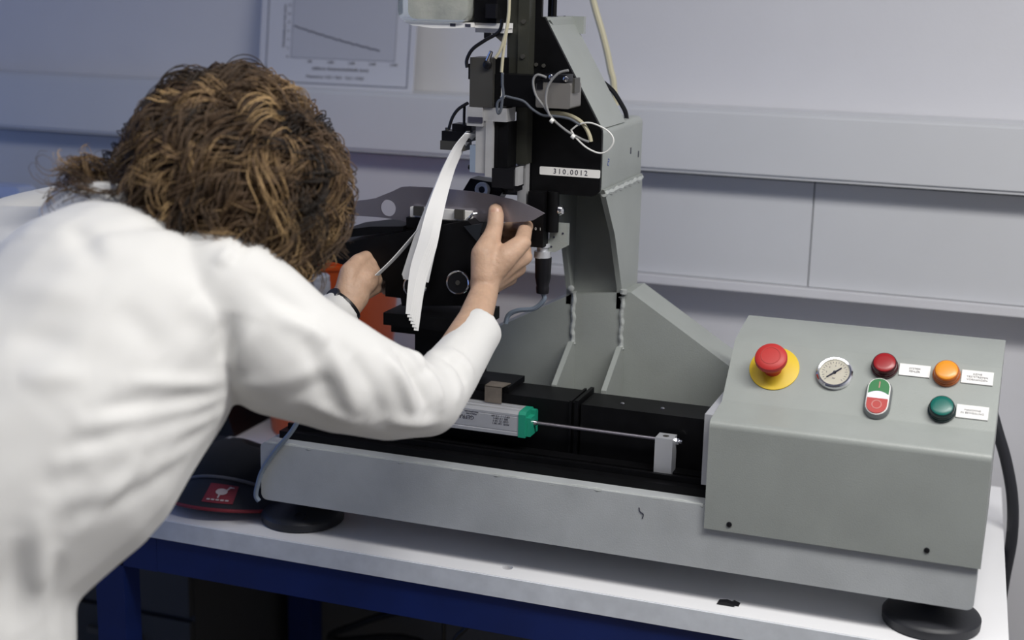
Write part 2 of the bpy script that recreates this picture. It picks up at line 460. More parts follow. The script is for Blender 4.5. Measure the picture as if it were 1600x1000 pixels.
# traced world coordinates in metres
G = {'TORSO':[(0.0298,-0.3315,1.2266,0.116),(0.0286,-0.4085,1.1823,0.155),(0.0047,-0.5029,1.1012,0.16),(-0.0404,-0.5779,1.041,0.157),(-0.0247,-0.6169,0.9493,0.126),(0.016,-0.6774,0.7786,0.122),(0.0445,-0.7237,0.6389,0.125)],'SHOULD':[(0.1458,-0.3624,1.2412,0.068),(-0.0243,-0.2662,1.2606,0.056),(-0.1897,-0.1655,1.2472,0.066),(-0.2041,-0.3196,1.2197,0.078)],'RSLEEVE':[(0.1458,-0.3624,1.2412,0.068),(0.2039,-0.3355,1.1771,0.075),(0.2482,-0.2849,1.1405,0.066),(0.2839,-0.2256,1.1076,0.053),(0.3098,-0.1773,1.0885,0.042),(0.3106,-0.1068,1.1072,0.037),(0.3107,-0.0293,1.1335,0.031)],'LSLEEVE':[(-0.1897,-0.1655,1.2472,0.066),(-0.077,-0.1179,1.1434,0.055),(0.0259,-0.0695,1.0567,0.045),(0.0623,-0.0303,1.0953,0.038),(0.0912,0.0106,1.1299,0.031)],'RARM':[(0.1458,-0.3624,1.2412,0.05),(0.2482,-0.2849,1.1405,0.042),(0.3098,-0.1773,1.0885,0.033),(0.3106,-0.1068,1.1072,0.033),(0.3015,-0.0068,1.1495,0.0225),(0.2937,0.046,1.1755,0.0185)],'LARM':[(-0.1897,-0.1655,1.2472,0.05),(0.0259,-0.0695,1.0567,0.035),(0.0912,0.0106,1.1299,0.026),(0.1062,0.0384,1.154,0.022)],'RH':{'palm':[(0.2914,0.0533,1.186,0.02),(0.2944,0.0641,1.2032,0.021)],'mc':[[(0.2948,0.0568,1.1951,0.017),(0.3141,0.0701,1.2204,0.0165),(0.3282,0.09,1.236,0.0125)],[(0.2938,0.0663,1.1909,0.017),(0.3087,0.092,1.2067,0.0165),(0.3241,0.1101,1.2133,0.012)],[(0.2925,0.0699,1.1853,0.0165),(0.3026,0.1026,1.1923,0.0155),(0.3116,0.1227,1.1943,0.0115)],[(0.2912,0.0735,1.1798,0.015),(0.2946,0.1078,1.1809,0.0135),(0.2978,0.1301,1.1783,0.0105)]],'thenar':[(0.2914,0.0497,1.1937,0.018),(0.2873,0.0555,1.223,0.0165),(0.2898,0.0773,1.2409,0.0135)],'thumb':[(0.2907,0.0749,1.2389,0.0132),(0.2896,0.092,1.2563,0.0112),(0.2875,0.0996,1.2681,0.0112),(0.2859,0.1023,1.2748,0.01)],'f':[[(0.3282,0.09,1.236,0.0118),(0.3217,0.1244,1.2523,0.0095),(0.3019,0.1387,1.2508,0.0085),(0.2905,0.1352,1.2488,0.0072)],[(0.3241,0.1101,1.2133,0.0115),(0.3101,0.1507,1.2297,0.0095),(0.2918,0.1534,1.2369,0.0085),(0.2839,0.1376,1.2418,0.0072)],[(0.3116,0.1227,1.1943,0.011),(0.2991,0.1635,1.2095,0.009),(0.2835,0.1628,1.2207,0.008),(0.2779,0.1496,1.2285,0.007)],[(0.2978,0.1301,1.1783,0.0098),(0.2842,0.1664,1.1904,0.0082),(0.2732,0.1636,1.2036,0.0072),(0.2706,0.1539,1.2124,0.0063)]]},'LH':{'palm':[(0.1014,0.031,1.1533,0.022),(0.1046,0.0461,1.1653,0.022),(0.1106,0.0611,1.1728,0.021)],'mc':[[(0.1023,0.04,1.1662,0.017),(0.1093,0.0693,1.186,0.0125)],[(0.1048,0.0456,1.163,0.017),(0.1155,0.0757,1.1805,0.0125)],[(0.1054,0.0498,1.1573,0.016),(0.1178,0.0794,1.1701,0.012)],[(0.1037,0.0533,1.1516,0.014),(0.1157,0.0809,1.1572,0.0105)]],'thumb':[(0.1007,0.0273,1.1612,0.016),(0.1004,0.0387,1.1858,0.0135),(0.1036,0.0591,1.197,0.0112),(0.1067,0.0774,1.2003,0.0095)],'f':[[(0.1093,0.0693,1.186,0.0118),(0.1155,0.0955,1.1943,0.0095),(0.1164,0.1164,1.1895,0.0085),(0.1141,0.1301,1.1819,0.0075)],[(0.1155,0.0757,1.1805,0.0118),(0.118,0.1045,1.183,0.0095),(0.1168,0.1244,1.1768,0.0085),(0.1134,0.1376,1.1691,0.0075)],[(0.1178,0.0794,1.1701,0.011),(0.1182,0.1068,1.1701,0.009),(0.116,0.126,1.1626,0.008),(0.1115,0.1388,1.1547,0.007)],[(0.1157,0.0809,1.1572,0.01),(0.1161,0.1056,1.1551,0.0082),(0.1139,0.1219,1.1492,0.0072),(0.1113,0.1305,1.1435,0.0063)]]},'WATCH':[(0.0953,0.0196,1.1381,0.026)],'HEAD':[(0.1023,-0.2765,1.3424,0.088),(0.1191,-0.2571,1.3521,0.084),(0.1334,-0.2193,1.3076,0.068),(0.1354,-0.1933,1.2774,0.05),(0.0044,-0.2809,1.2917,0.056),(0.0678,-0.2644,1.3312,0.058)],'COLLAR':[(0.0004,-0.3104,1.3104)],'TAIL':[(0.0422,-0.3352,1.3256),(-0.0369,-0.3492,1.3404),(-0.0064,-0.3658,1.3389)],'SHORT_L':[(0.2481,0.085,1.3793),(0.2334,0.08,1.3596),(0.2227,0.075,1.3362),(0.2144,0.07,1.314),(0.2071,0.065,1.2906),(0.1993,0.06,1.266),(0.1915,0.055,1.2388),(0.1771,0.045,1.1799)],'SHORT_R':[(0.2595,0.11,1.38),(0.2416,0.105,1.36),(0.2321,0.095,1.3358),(0.2281,0.088,1.3175),(0.2249,0.08,1.2935),(0.2226,0.074,1.2716),(0.2204,0.066,1.2442),(0.2121,0.05,1.1774)],'LONG_L':[(0.2507,0.085,1.3775),(0.2379,0.08,1.3587),(0.2278,0.075,1.3342),(0.2213,0.07,1.3121),(0.2169,0.063,1.2892),(0.2118,0.055,1.2594),(0.2061,0.05,1.2218),(0.1987,0.042,1.1772),(0.1981,0.034,1.1161)],'LONG_R':[(0.259,0.105,1.3762),(0.2432,0.098,1.3585),(0.2342,0.09,1.3353),(0.2302,0.083,1.3159),(0.227,0.075,1.2931),(0.2247,0.066,1.2682),(0.221,0.055,1.2269),(0.2093,0.046,1.1774),(0.2039,0.036,1.1155)],'LOOSE':[(0.2068,0.078,1.2794),(0.2009,0.074,1.2653),(0.1908,0.068,1.2499),(0.1739,0.06,1.227),(0.1569,0.052,1.2053),(0.1359,0.044,1.1826)],'C_BLACKTOP':[(0.3005,0.075,1.5262),(0.2961,0.075,1.5106),(0.2769,0.075,1.4989),(0.2601,0.075,1.4871),(0.2525,0.075,1.4734),(0.2531,0.075,1.4633)],'C_SENS':[(0.2511,0.085,1.4172),(0.2375,0.085,1.4085),(0.2289,0.085,1.3965),(0.224,0.085,1.3812)],'C_SENS2':[(0.2441,0.09,1.4154),(0.2438,0.09,1.4015),(0.2438,0.09,1.3865)],'C_WIRE1':[(0.3039,0.078,1.4293),(0.3137,0.078,1.4275),(0.3306,0.078,1.4238),(0.3429,0.078,1.4142),(0.3575,0.078,1.4071),(0.3742,0.078,1.4068),(0.3932,0.078,1.4045),(0.4075,0.078,1.3974)],'C_LOOP1':[(0.3626,0.073,1.4556),(0.3506,0.073,1.4584),(0.3449,0.073,1.4504),(0.349,0.073,1.4328),(0.3613,0.073,1.4178),(0.3736,0.073,1.4027),(0.3905,0.073,1.3902),(0.4025,0.073,1.3842),(0.4144,0.073,1.3792),(0.4215,0.073,1.3774)],'C_LOOP2':[(0.3923,0.071,1.4658),(0.3796,0.071,1.4619),(0.3682,0.071,1.4493),(0.3638,0.071,1.4358),(0.3643,0.071,1.4203),(0.3694,0.071,1.4071)],'C_YEL':[(0.3454,0.142,1.4051),(0.3676,0.142,1.4039),(0.3848,0.142,1.3978),(0.3949,0.142,1.3891),(0.4013,0.142,1.3779),(0.4036,0.142,1.3699)],'C_TIE':[(0.3772,0.137,1.384),(0.389,0.137,1.3927),(0.4059,0.137,1.3947),(0.4279,0.137,1.3856),(0.436,0.137,1.3734),(0.4289,0.137,1.3603),(0.417,0.137,1.3561),(0.3998,0.137,1.3621),(0.3848,0.137,1.3739),(0.3772,0.137,1.384)],'C_HOSE':[(0.3117,0.42,1.5594),(0.3195,0.42,1.534),(0.3302,0.42,1.5035),(0.3396,0.42,1.4728),(0.346,0.42,1.4471),(0.3501,0.42,1.4343),(0.3527,0.42,1.4161),(0.3563,0.42,1.3953)],'C_BLACK2':[(0.3713,0.3,1.4367),(0.386,0.3,1.425),(0.3983,0.3,1.4083),(0.4053,0.3,1.3962),(0.4076,0.3,1.384)],'C_CLEAR':[(0.3113,0.07,1.5549),(0.3106,0.07,1.5331),(0.3075,0.07,1.5111),(0.3008,0.07,1.4888),(0.2938,0.07,1.4774)],'C_CLEAR2':[(0.3095,0.075,1.5549),(0.3089,0.075,1.5286),(0.3058,0.075,1.5065),(0.3026,0.075,1.4842),(0.3008,0.075,1.4596)],'C_LOOPB':[(0.3046,0.068,1.459),(0.3049,0.068,1.4445),(0.3064,0.068,1.4289),(0.2993,0.068,1.4218),(0.2983,0.068,1.4128),(0.3004,0.068,1.4072),(0.3036,0.068,1.413),(0.3053,0.068,1.4266)],'C_SPIN':[(0.3394,0.15,1.1579),(0.3415,0.15,1.1491),(0.3279,0.15,1.1351),(0.3046,0.15,1.1301),(0.2906,0.15,1.1224),(0.2861,0.15,1.11)],'C_LEFT':[(0.0365,0.015,0.9815),(0.0211,0.015,0.9564),(-0.0046,0.015,0.9248),(-0.0256,0.015,0.8935),(-0.0344,0.015,0.8684),(-0.0368,0.015,0.8537),(-0.0317,0.015,0.8467)],'C_RIGHT':[(0.9263,0.45,1.0008),(0.94,0.45,0.9588),(0.959,0.45,0.9075),(0.9733,0.45,0.8503),(0.9781,0.45,0.7911),(0.974,0.45,0.7297),(0.9708,0.45,0.6676)],'C_UNDER':[(-0.192,0.55,0.3656),(-0.1388,0.55,0.4076),(-0.0608,0.55,0.4445),(0.0153,0.55,0.4606),(0.0777,0.55,0.463)],'STAGE':[(0.0346,1.2083),(0.2542,1.262),(0.2765,1.2456),(0.2699,1.1473),(0.1596,1.1366),(0.1576,1.1472),(0.1345,1.1477),(0.1344,1.1684),(0.1131,1.1799),(0.0344,1.192)],'KNIFE':[(-0.011,1.2511),(0.0094,1.2617),(0.0245,1.2664),(0.0395,1.2647),(0.0544,1.2681),(0.0673,1.2677),(0.0792,1.2721),(0.0939,1.2745),(0.1066,1.2776),(0.1183,1.2829),(0.1328,1.2892),(0.1453,1.2958),(0.1568,1.2971),(0.1806,1.2978),(0.2136,1.2974),(0.2463,1.2967),(0.2786,1.2941),(0.3061,1.2901),(0.329,1.284),(0.3426,1.279),(0.3517,1.2749),(0.3447,1.2705),(0.3376,1.2657),(0.3268,1.2627),(0.3068,1.2607),(0.2793,1.2586),(0.2516,1.2574),(0.2141,1.2537),(0.1513,1.2488),(0.1435,1.2509),(0.1086,1.2519),(0.0692,1.2516),(0.0444,1.2524),(0.0193,1.2497),(-0.006,1.2441)],'KHOLE':[(0.1251,1.2656),(0.1367,1.2664)]}
FOLDS = [((0.1814,-0.4249,1.1575),(0.1429,-0.543,1.1846),0.005,0.009),((0.18,-0.423,1.1485),(0.1307,-0.5786,1.1655),-0.005,0.009),((0.1786,-0.4146,1.1405),(0.1305,-0.5893,1.1506),0.006,0.009),((0.1768,-0.4185,1.1329),(0.1254,-0.6033,1.1337),-0.005,0.009),((0.1745,-0.4215,1.1243),(0.1186,-0.6145,1.1222),0.006,0.01),((0.1716,-0.4299,1.1122),(0.1162,-0.6225,1.1015),-0.005,0.01),((0.1694,-0.4517,1.1008),(0.1185,-0.6223,1.0813),0.004,0.01),((0.1659,-0.4832,1.0857),(0.1255,-0.6091,1.0616),-0.004,0.011),((0.191,-0.4065,1.1539),(0.2699,-0.372,1.1718),0.006,0.009),((0.1866,-0.3959,1.1351),(0.2732,-0.3642,1.1527),-0.005,0.009),((0.1882,-0.4103,1.165),(0.2142,-0.4066,1.2256),0.004,0.01),((0.1835,-0.4211,1.1775),(0.1906,-0.4175,1.2391),-0.004,0.012),((0.162,-0.5321,1.1171),(0.1175,-0.6152,1.0333),0.004,0.012),((0.1095,-0.6335,1.0902),(0.1045,-0.6291,0.9506),0.004,0.013),((0.1174,-0.6193,1.0413),(0.1061,-0.6108,0.9361),-0.004,0.01),((0.0979,-0.6532,1.0635),(0.0985,-0.6587,0.956),-0.004,0.013),((0.0583,-0.4892,1.3122),(0.1155,-0.3676,1.3117),-0.004,0.01),((0.0295,-0.4651,1.3275),(0.0965,-0.5018,1.2863),-0.004,0.014),((0.1794,-0.4072,1.2802),(0.1789,-0.3495,1.3),-0.005,0.008),((0.1709,-0.4146,1.2774),(0.1807,-0.3831,1.2966),0.004,0.008),((0.1615,-0.4433,1.255),(0.18,-0.4263,1.2127),0.004,0.016),((0.2066,-0.3921,1.2629),(0.2637,-0.3593,1.2171),-0.003,0.012),((0.3063,-0.2911,1.1728),(0.3272,-0.2539,1.0931),0.006,0.008),((0.3072,-0.2629,1.1692),(0.3352,-0.2362,1.0968),-0.006,0.007),((0.3041,-0.2173,1.1582),(0.3428,-0.213,1.0952),0.006,0.007),((0.2921,-0.1298,1.1365),(0.351,-0.1824,1.098),0.006,0.007),((0.3145,-0.1472,1.1374),(0.3499,-0.1559,1.1042),-0.005,0.006),((0.3151,-0.1286,1.1411),(0.3487,-0.1286,1.109),0.004,0.006),((0.2875,-0.335,1.1825),(0.3047,-0.2874,1.0922),-0.005,0.01),((0.2721,-0.3613,1.1975),(0.2899,-0.3217,1.1037),0.005,0.011),((0.2531,-0.3822,1.2106),(0.2726,-0.3486,1.1199),-0.004,0.011),((0.3123,-0.2356,1.1581),(0.3078,-0.087,1.1509),0.004,0.008),((0.3254,-0.247,1.1399),(0.3284,-0.1203,1.1382),-0.003,0.007),((0.2289,-0.3926,1.231),(0.2753,-0.3528,1.1959),0.004,0.011),((0.306,-0.2902,1.0969),(0.34,-0.2057,1.0735),0.004,0.008),((0.2502,-0.3786,1.136),(0.2895,-0.3049,1.0915),0.003,0.009),((0.0108,-0.5506,1.2681),(0.1084,-0.5204,1.2585),0.003,0.018),((0.0396,-0.5889,1.2341),(0.1152,-0.5533,1.2181),-0.003,0.016),((0.0706,-0.612,1.1988),(0.127,-0.5614,1.1926),0.003,0.013),((0.1179,-0.5128,1.2579),(0.1618,-0.4934,1.1993),-0.003,0.018)]

# ------------------------------------------------------------ the room
struct(part('wall_back', box(-2.6, 2.4, 0.745, 0.80, 0, 2.75), M['wall'], smooth=0))
struct(part('floor', box(-2.6, 2.4, -3.2, 0.80, -0.05, 0), M['floor'], smooth=0))
struct(part('ceiling', box(-2.6, 2.4, -3.2, 0.80, 2.75, 2.80), M['wall'], smooth=0))
struct(part('wall_right', box(2.4, 2.45, -3.2, 0.80, 0, 2.80), M['wall'], smooth=0))
struct(part('wall_front', box(-2.6, 2.4, -3.25, -3.2, 0, 2.80), M['shelf'], smooth=0))
t1 = struct(part('trim_1', box(-2.6, 2.4, 0.66, 0.744, 1.270, 1.377), M['trunk'], bevel=0.002))
part('cover', box(-2.6, 2.4, 0.6565, 0.6605, 1.276, 1.371), M['trunk'], t1, bevel=0.0008)
t2 = struct(part('trim_2', box(-2.6, 2.4, 0.722, 0.744, 1.085, 1.270), M['trunk'], smooth=0))
part('panel', box(-0.62, 0.6185, 0.702, 0.7225, 1.088, 1.262), M['trunk'], t2, bevel=0.0006)
part('panel', box(0.6205, 1.86, 0.702, 0.7225, 1.088, 1.262), M['trunk'], t2, bevel=0.0006)
part('panel', box(-1.86, -0.622, 0.702, 0.7225, 1.088, 1.262), M['trunk'], t2, bevel=0.0006)
struct(part('trim_3', box(-2.6, 2.4, 0.685, 0.744, 1.073, 1.0865), M['wall'], bevel=0.0015))

# ------------------------------------------------------------ bench
bench = thing('workbench', (0.33, 0.3, 0), 'white topped workbench with dark blue steel frame under the grey test machine', 'workbench')
bm = prism([(-0.30, 0.002), (0.987, 0.002), (0.956, 0.65), (-0.30, 0.65)], 0.772, 0.80, axis='z')
top = evaluated(bm, [])
hole = bpy.data.objects.new('tmp', bpy.data.meshes.new('tmp'))
hb = cyl((0.339, 0.033, 0.75), (0.339, 0.033, 0.82), 0.0075, seg=20)
hb.to_mesh(hole.data)
hb.free()
COL.objects.link(hole)
hole.hide_render = True
to = bpy.data.objects.new('tmp2', top)
COL.objects.link(to)
md = to.modifiers.new('b', 'BOOLEAN')
md.operation = 'DIFFERENCE'
md.object = hole
md.solver = 'EXACT'
me = bpy.data.meshes.new_from_object(to.evaluated_get(bpy.context.evaluated_depsgraph_get()))
bpy.data.objects.remove(to)
bpy.data.objects.remove(hole)
me.name = 'benchtop'
link('benchtop', me, M['bench'], bench)
part('edge_band', box(-0.30, 0.987, 0.0, 0.002, 0.770, 0.799), M['edge'], bench, 'scuffed pale edge strip')
part('front_rail', box(-0.20, 0.97, 0.006, 0.046, 0.715, 0.7715), M['blue'], bench, bevel=0.003)
part('front_rail_end', box(-0.309, -0.20, 0.0055, 0.0465, 0.7145, 0.7715), M['blue'], bench, bevel=0.003)
part('rear_rail', box(-0.27, 0.92, 0.585, 0.625, 0.715, 0.7715), M['blue'], bench, bevel=0.003)
for x, y in ((-0.309, 0.0055), (0.92, 0.006), (-0.305, 0.585), (0.895, 0.585)):
    part('leg', box(x, x + 0.05, y, y + 0.04, 0.0, 0.771), M['blue'], bench, bevel=0.003)
part('added_shade_panel', box(-0.28, 0.92, 0.628, 0.640, 0.12, 0.771), mat('shade_panel_grey', (0.07, 0.07, 0.072), 0.7), bench, 'dark grey panel added to deepen the shade under the bench')  # invented panel: its dark colour stands in for shade on the white wall
for x in (-0.30, 0.905):
    part('side_rail', box(x, x + 0.04, 0.05, 0.585, 0.715, 0.7715), M['blue'], bench, bevel=0.003)

# second table further left, hidden behind the person, that carries the grey monitor
side = thing('side_table', (-1.1, 0.45, 0), 'white side table at the far left behind the person in the white coat', 'table')
part('tabletop', box(-1.7, -0.66, 0.12, 0.64, 0.775, 0.80), M['bench'], side, bevel=0.002)
for x, y in ((-1.66, 0.16), (-0.74, 0.16), (-1.66, 0.58), (-0.74, 0.58)):
    part('leg', box(x, x + 0.04, y, y + 0.04, 0.0, 0.7755), M['blue'], side)
mon = thing('monitor', (-0.98, 0.5, 0.80), 'dark monitor with pale blue top edge at the left edge behind the person', 'monitor')
part('casing', prism(rounded_rect(-1.18, -0.787, 0.93, 1.186, 0.012), 0.475, 0.52), M['screen'], mon, bevel=0.003)
part('screen', box(-1.165, -0.797, 0.4735, 0.4755, 0.95, 1.163), M['blackm'], mon)
part('stand', box(-1.03, -0.93, 0.49, 0.515, 0.806, 0.95), M['blackm'], mon, bevel=0.003)
part('base', box(-1.10, -0.86, 0.40, 0.58, 0.80, 0.808), M['blackm'], mon, bevel=0.003)

shade_cab = thing('added_shade_cabinet', (-0.495, 0.48, 0), 'dark grey drawer cabinet added to darken the shade beyond the left bench leg', 'cabinet')  # made-up cabinet, added so the shaded wall past the bench leg looks dark
gm_ = mat('shade_cabinet_grey', (0.035, 0.036, 0.038), 0.6)
part('body', box(-0.65, -0.335, 0.312, 0.70, 0.0, 0.72), gm_, shade_cab, bevel=0.003)
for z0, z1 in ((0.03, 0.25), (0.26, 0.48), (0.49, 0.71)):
    dr = part('drawer', box(-0.645, -0.340, 0.300, 0.312, z0, z1), gm_, shade_cab, bevel=0.002)
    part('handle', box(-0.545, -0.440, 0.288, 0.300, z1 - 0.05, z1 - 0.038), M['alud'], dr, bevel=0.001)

# ------------------------------------------------------------ poster leaning on the trunking
PO, PV = Vector((0, 0.69, 1.3775)), Vector((0, 0.134, 0.991)).normalized()
PN = Vector((1, 0, 0)).cross(PV)


def pp(u, v, n=0.0):
    return PO + Vector((u, 0, 0)) + PV * v + PN * n


def plane_rect(u0, u1, v0, v1, n0, n1, f, bm=None):
    bm = bm or bmesh.new()
    vs_ = [bm.verts.new(f(u, v, n)) for n in (n0, n1) for u, v in ((u0, v0), (u1, v0), (u1, v1), (u0, v1))]
    for q in ((0, 3, 2, 1), (4, 5, 6, 7), (0, 1, 5, 4), (1, 2, 6, 5), (2, 3, 7, 6), (3, 0, 4, 7)):
        bm.faces.new([vs_[i] for i in q])
    return bm


poster = thing('chart_poster', pp(-0.25, 0), 'framed chart with a falling dark curve leaning on the wall trunking', 'chart')
part('sheet', plane_rect(-0.410, -0.098, -0.0005, 0.262, -0.004, 0.0, pp), M['sheet'], poster)
fb = plane_rect(-0.3965, -0.1085, 0.0062, 0.0082, 0.0, 0.0004, pp)
plane_rect(-0.3965, -0.1085, 0.250, 0.252, 0.0, 0.0004, pp, fb)
plane_rect(-0.3965, -0.3945, 0.0082, 0.25, 0.0, 0.0004, pp, fb)
plane_rect(-0.1105, -0.1085, 0.0082, 0.25, 0.0, 0.0004, pp, fb)
part('border', fb, M['inkgrey'], poster)
ch = part('chart_area', plane_rect(-0.3445, -0.136, 0.0525, 0.225, 0.0, 0.0003, pp), M['chart'], poster)
ln = plane_rect(-0.3450, -0.1355, 0.0520, 0.0528, 0.0003, 0.0005, pp)
for u in (-0.3450, -0.1363):
    plane_rect(u, u + 0.0008, 0.0520, 0.225, 0.0003, 0.0005, pp, ln)
part('axis', ln, M['inkgrey'], ch)
cu = [pp(-0.3405 + 0.174 * t, 0.1092 - 0.0385 * t - 0.002 * math.sin(t * 3) + 0.0006 * math.sin(t * 61) + 0.0004 * math.sin(t * 97), 0.0004) for t in [i / 60 for i in range(61)]]
part('curve', tube(cu, 0.0011, 5, 1), M['ink'], ch)
for i, s in enumerate(('500', '1.000', '1.500', '2.000', '2.500')):
    text('axis_number', s, pp(-0.3055 + 0.042 * i, 0.0462, 0.0004), (1, 0, 0), PV, 0.0065, M['ink'], poster)
for i, s in enumerate(('0', '2', '4', '6', '8', '10', '12', '14')):
    text('axis_number', s, pp(-0.3520, 0.0535 + 0.0155 * i, 0.0004), (1, 0, 0), PV, 0.0060, M['ink'], poster)
text('axis_title', 'addierte Gesamtschnitttiefe (mm)', pp(-0.2430, 0.0345, 0.0004), (1, 0, 0), PV, 0.0083, M['ink'], poster)
text('axis_title', 'Schnitttiefe pro Hub (mm)', pp(-0.3610, 0.1090, 0.0004), PV, (-1, 0, 0), 0.0072, M['ink'], poster)
text('caption', 'Messwerte: +2,0 = 36,0   12,5 = 318,0', pp(-0.2530, 0.0195, 0.0004), (1, 0, 0), PV, 0.0075, M['ink'], poster)

# ------------------------------------------------------------ the test machine
mc = thing('edge_test_machine', (0.45, 0.2, 0.80), 'grey steel blade test machine with control box and tall column on bench', 'machine')

# levelling feet
for i, (x, y) in enumerate(((0.0, 0.085), (0.89, 0.079), (0.03, 0.41), (0.76, 0.41))):
    ft = part('levelling_foot', lathe((x, y, 0.80), (0, 0, 1), [(0, 0.057), (0.002, 0.060), (0.012, 0.0605), (0.015, 0.0585), (0.017, 0.054),
              (0.024, 0.030), (0.028, 0.014), (0.050, 0.012)], 40), M['rubber'], mc)
    if i < 1:
        part('foot_emblem', tube([(x + 0.018 + 0.009 * math.cos(k * PI / 8), y - 0.0405 + 0.006 * math.sin(k * PI / 8), 0.8204 + 0.0035 * math.sin(k * PI / 8)) for k in range(17)], 0.0008, 6, 2), M['black'], ft)

bm = prism(rounded_rect(-0.031, 0.940, 0.8485, 0.934, 0.009), 0.02, 0.105)
part('front_beam', bm, M['beam'], mc, 'scuffed pale front beam', bevel=0.0025)
part('rear_beam', prism(rounded_rect(-0.031, 0.940, 0.8485, 0.934, 0.009), 0.36, 0.445), M['beam'], mc, bevel=0.0025)
for x in (-0.02, 0.55, 0.87):
    part('cross_beam', box(x, x + 0.06, 0.104, 0.361, 0.855, 0.930), M['beam'], mc)
part('weld_bead', tube([(x, 0.0235 + 0.001 * math.sin(x * 90), 0.9325 + 0.0008 * math.sin(x * 57 + 1)) for x in np.linspace(-0.02, 0.605, 50)],
                       lambda t: 0.0028 + 0.0007 * math.sin(t * 140), 8, 1), M['weld'], mc, 'lumpy painted weld along the beam')
part('paint_chip', tube([(0.522, 0.0198, 0.918), (0.5235, 0.0196, 0.913), (0.528, 0.0196, 0.910), (0.527, 0.0196, 0.904)], 0.0007, 5, 3), M['ink'], mc)

# black linear stage
part('stage_base', box(-0.015, 0.607, 0.046, 0.262, 0.934, 0.9445), M['black'], mc, bevel=0.001)
b2 = box(-0.010, 0.604, 0.062, 0.068, 0.9445, 0.952)
box(-0.010, 0.604, 0.082, 0.104, 0.9445, 0.9495, b2)
part('stage_rail', b2, M['black'], mc, bevel=0.0006)
sl = part('stage_body', box(-0.01, 0.405, 0.112, 0.176, 0.944, 1.0195), M['black'], mc, bevel=0.002)
part('stage_cover', box(0.412, 0.598, 0.110, 0.172, 0.944, 1.0185), M['black'], mc, bevel=0.006)
fl = box(0.404, 0.409, 0.106, 0.180, 0.944, 1.024)
box(0.3955, 0.399, 0.109, 0.178, 0.944, 1.022, fl)
part('stage_flange', fl, M['black'], mc, bevel=0.0008)
for x, y, z in ((0.463, 0.135, 1.018), (0.519, 0.135, 1.018), (0.30, 0.15, 1.019), (0.41, 0.1055, 0.985)):
    part('bolt', lathe((x, y, z), (0, 0, 1), [(0, 0.0028), (0.0015, 0.0028), (0.0026, 0.0016), (0.0027, 0)], 14), M['chrome'], mc)
part('end_plate', box(0.5975, 0.6078, 0.036, 0.178, 0.955, 1.0485), M['alu'], mc, 'aluminium end plate', bevel=0.0012)

# draw-wire style position sensor
prof = [(0.079, 0.972), (0.112, 0.972), (0.112, 1.006), (0.1075, 1.006), (0.1068, 1.0035), (0.1030, 1.0035), (0.1022, 1.006), (0.0965, 1.006),
        (0.0958, 1.0045), (0.0905, 1.0045), (0.0898, 1.006), (0.084, 1.006), (0.079, 1.0025), (0.079, 0.9995), (0.0796, 0.9988), (0.079, 0.9980),
        (0.079, 0.9785), (0.0798, 0.9775), (0.079, 0.9765)]
se = part('position_sensor', prism(prof, 0.06, 0.3335, axis='x'), M['alu'], mc, 'grey aluminium position sensor', smooth=0)
cp = bmesh.new()
prism([(0.078, 0.971), (0.113, 0.971), (0.113, 1.003), (0.109, 1.007), (0.082, 1.007), (0.078, 1.003)], 0.3337, 0.3440, cp, axis='x')
prism([(0.080, 0.973), (0.111, 0.973), (0.111, 1.002), (0.108, 1.005), (0.100, 1.005), (0.100, 0.999), (0.086, 0.999), (0.080, 0.999)], 0.3440, 0.3505, cp, axis='x')
part('end_cap', cp, M['green'], se, 'green plastic end cap', bevel=0.0008)
part('rod', cyl((0.345, 0.0955, 0.989), (0.527, 0.0955, 0.9885), 0.0024, seg=14), M['steel'], se)
part('rod_gland', cyl((0.350, 0.0955, 0.989), (0.3545, 0.0955, 0.989), 0.0042, 0.0034, seg=14), M['chrome'], se)
text('brand_print', 'GEFRAN', (0.2545, 0.0788, 0.9905), (-1, 0, 0), (0, 0, -1), 0.0078, M['ink'], se)
text('small_print', 'Made in Italy\nwww.gefran.com', (0.2650, 0.0788, 0.9970), (-1, 0, 0), (0, 0, -1), 0.0030, M['ink'], se)
text('small_print', 'MOD. 130 130 1\nCOD. F2 130 5\nSER. 1 5 130 4\n130 5 1 1  + 5 10V', (0.3080, 0.0788, 0.9920), (-1, 0, 0), (0, 0, -1), 0.0036, M['ink'], se)
bk = box(0.2740, 0.2985, 0.1050, 0.1070, 1.0065, 1.0300)
prism([(0.2740, 0.1050), (0.2985, 0.1050), (0.3030, 0.1300), (0.2740, 0.1300)], 1.0292, 1.0305, bk, axis='z')
part('sensor_bracket', bk, M['brass'], mc, 'dull brown sensor bracket')
bl = part('rod_block', box(0.5255, 0.5490, 0.074, 0.098, 0.9445, 0.9970), M['alu'], mc, 'aluminium block holding the rod end', bevel=0.0008)
part('screw_recess', cyl((0.537, 0.086, 0.9965), (0.537, 0.086, 0.9973), 0.0042, seg=18), M['alud'], bl)
part('lock_nut', lathe((0.549, 0.0955, 0.9885), (1, 0, 0), [(0, 0.0046), (0.004, 0.0046), (0.004, 0.0026), (0.008, 0.0026)], 6), M['chrome'], bl, smooth=0)

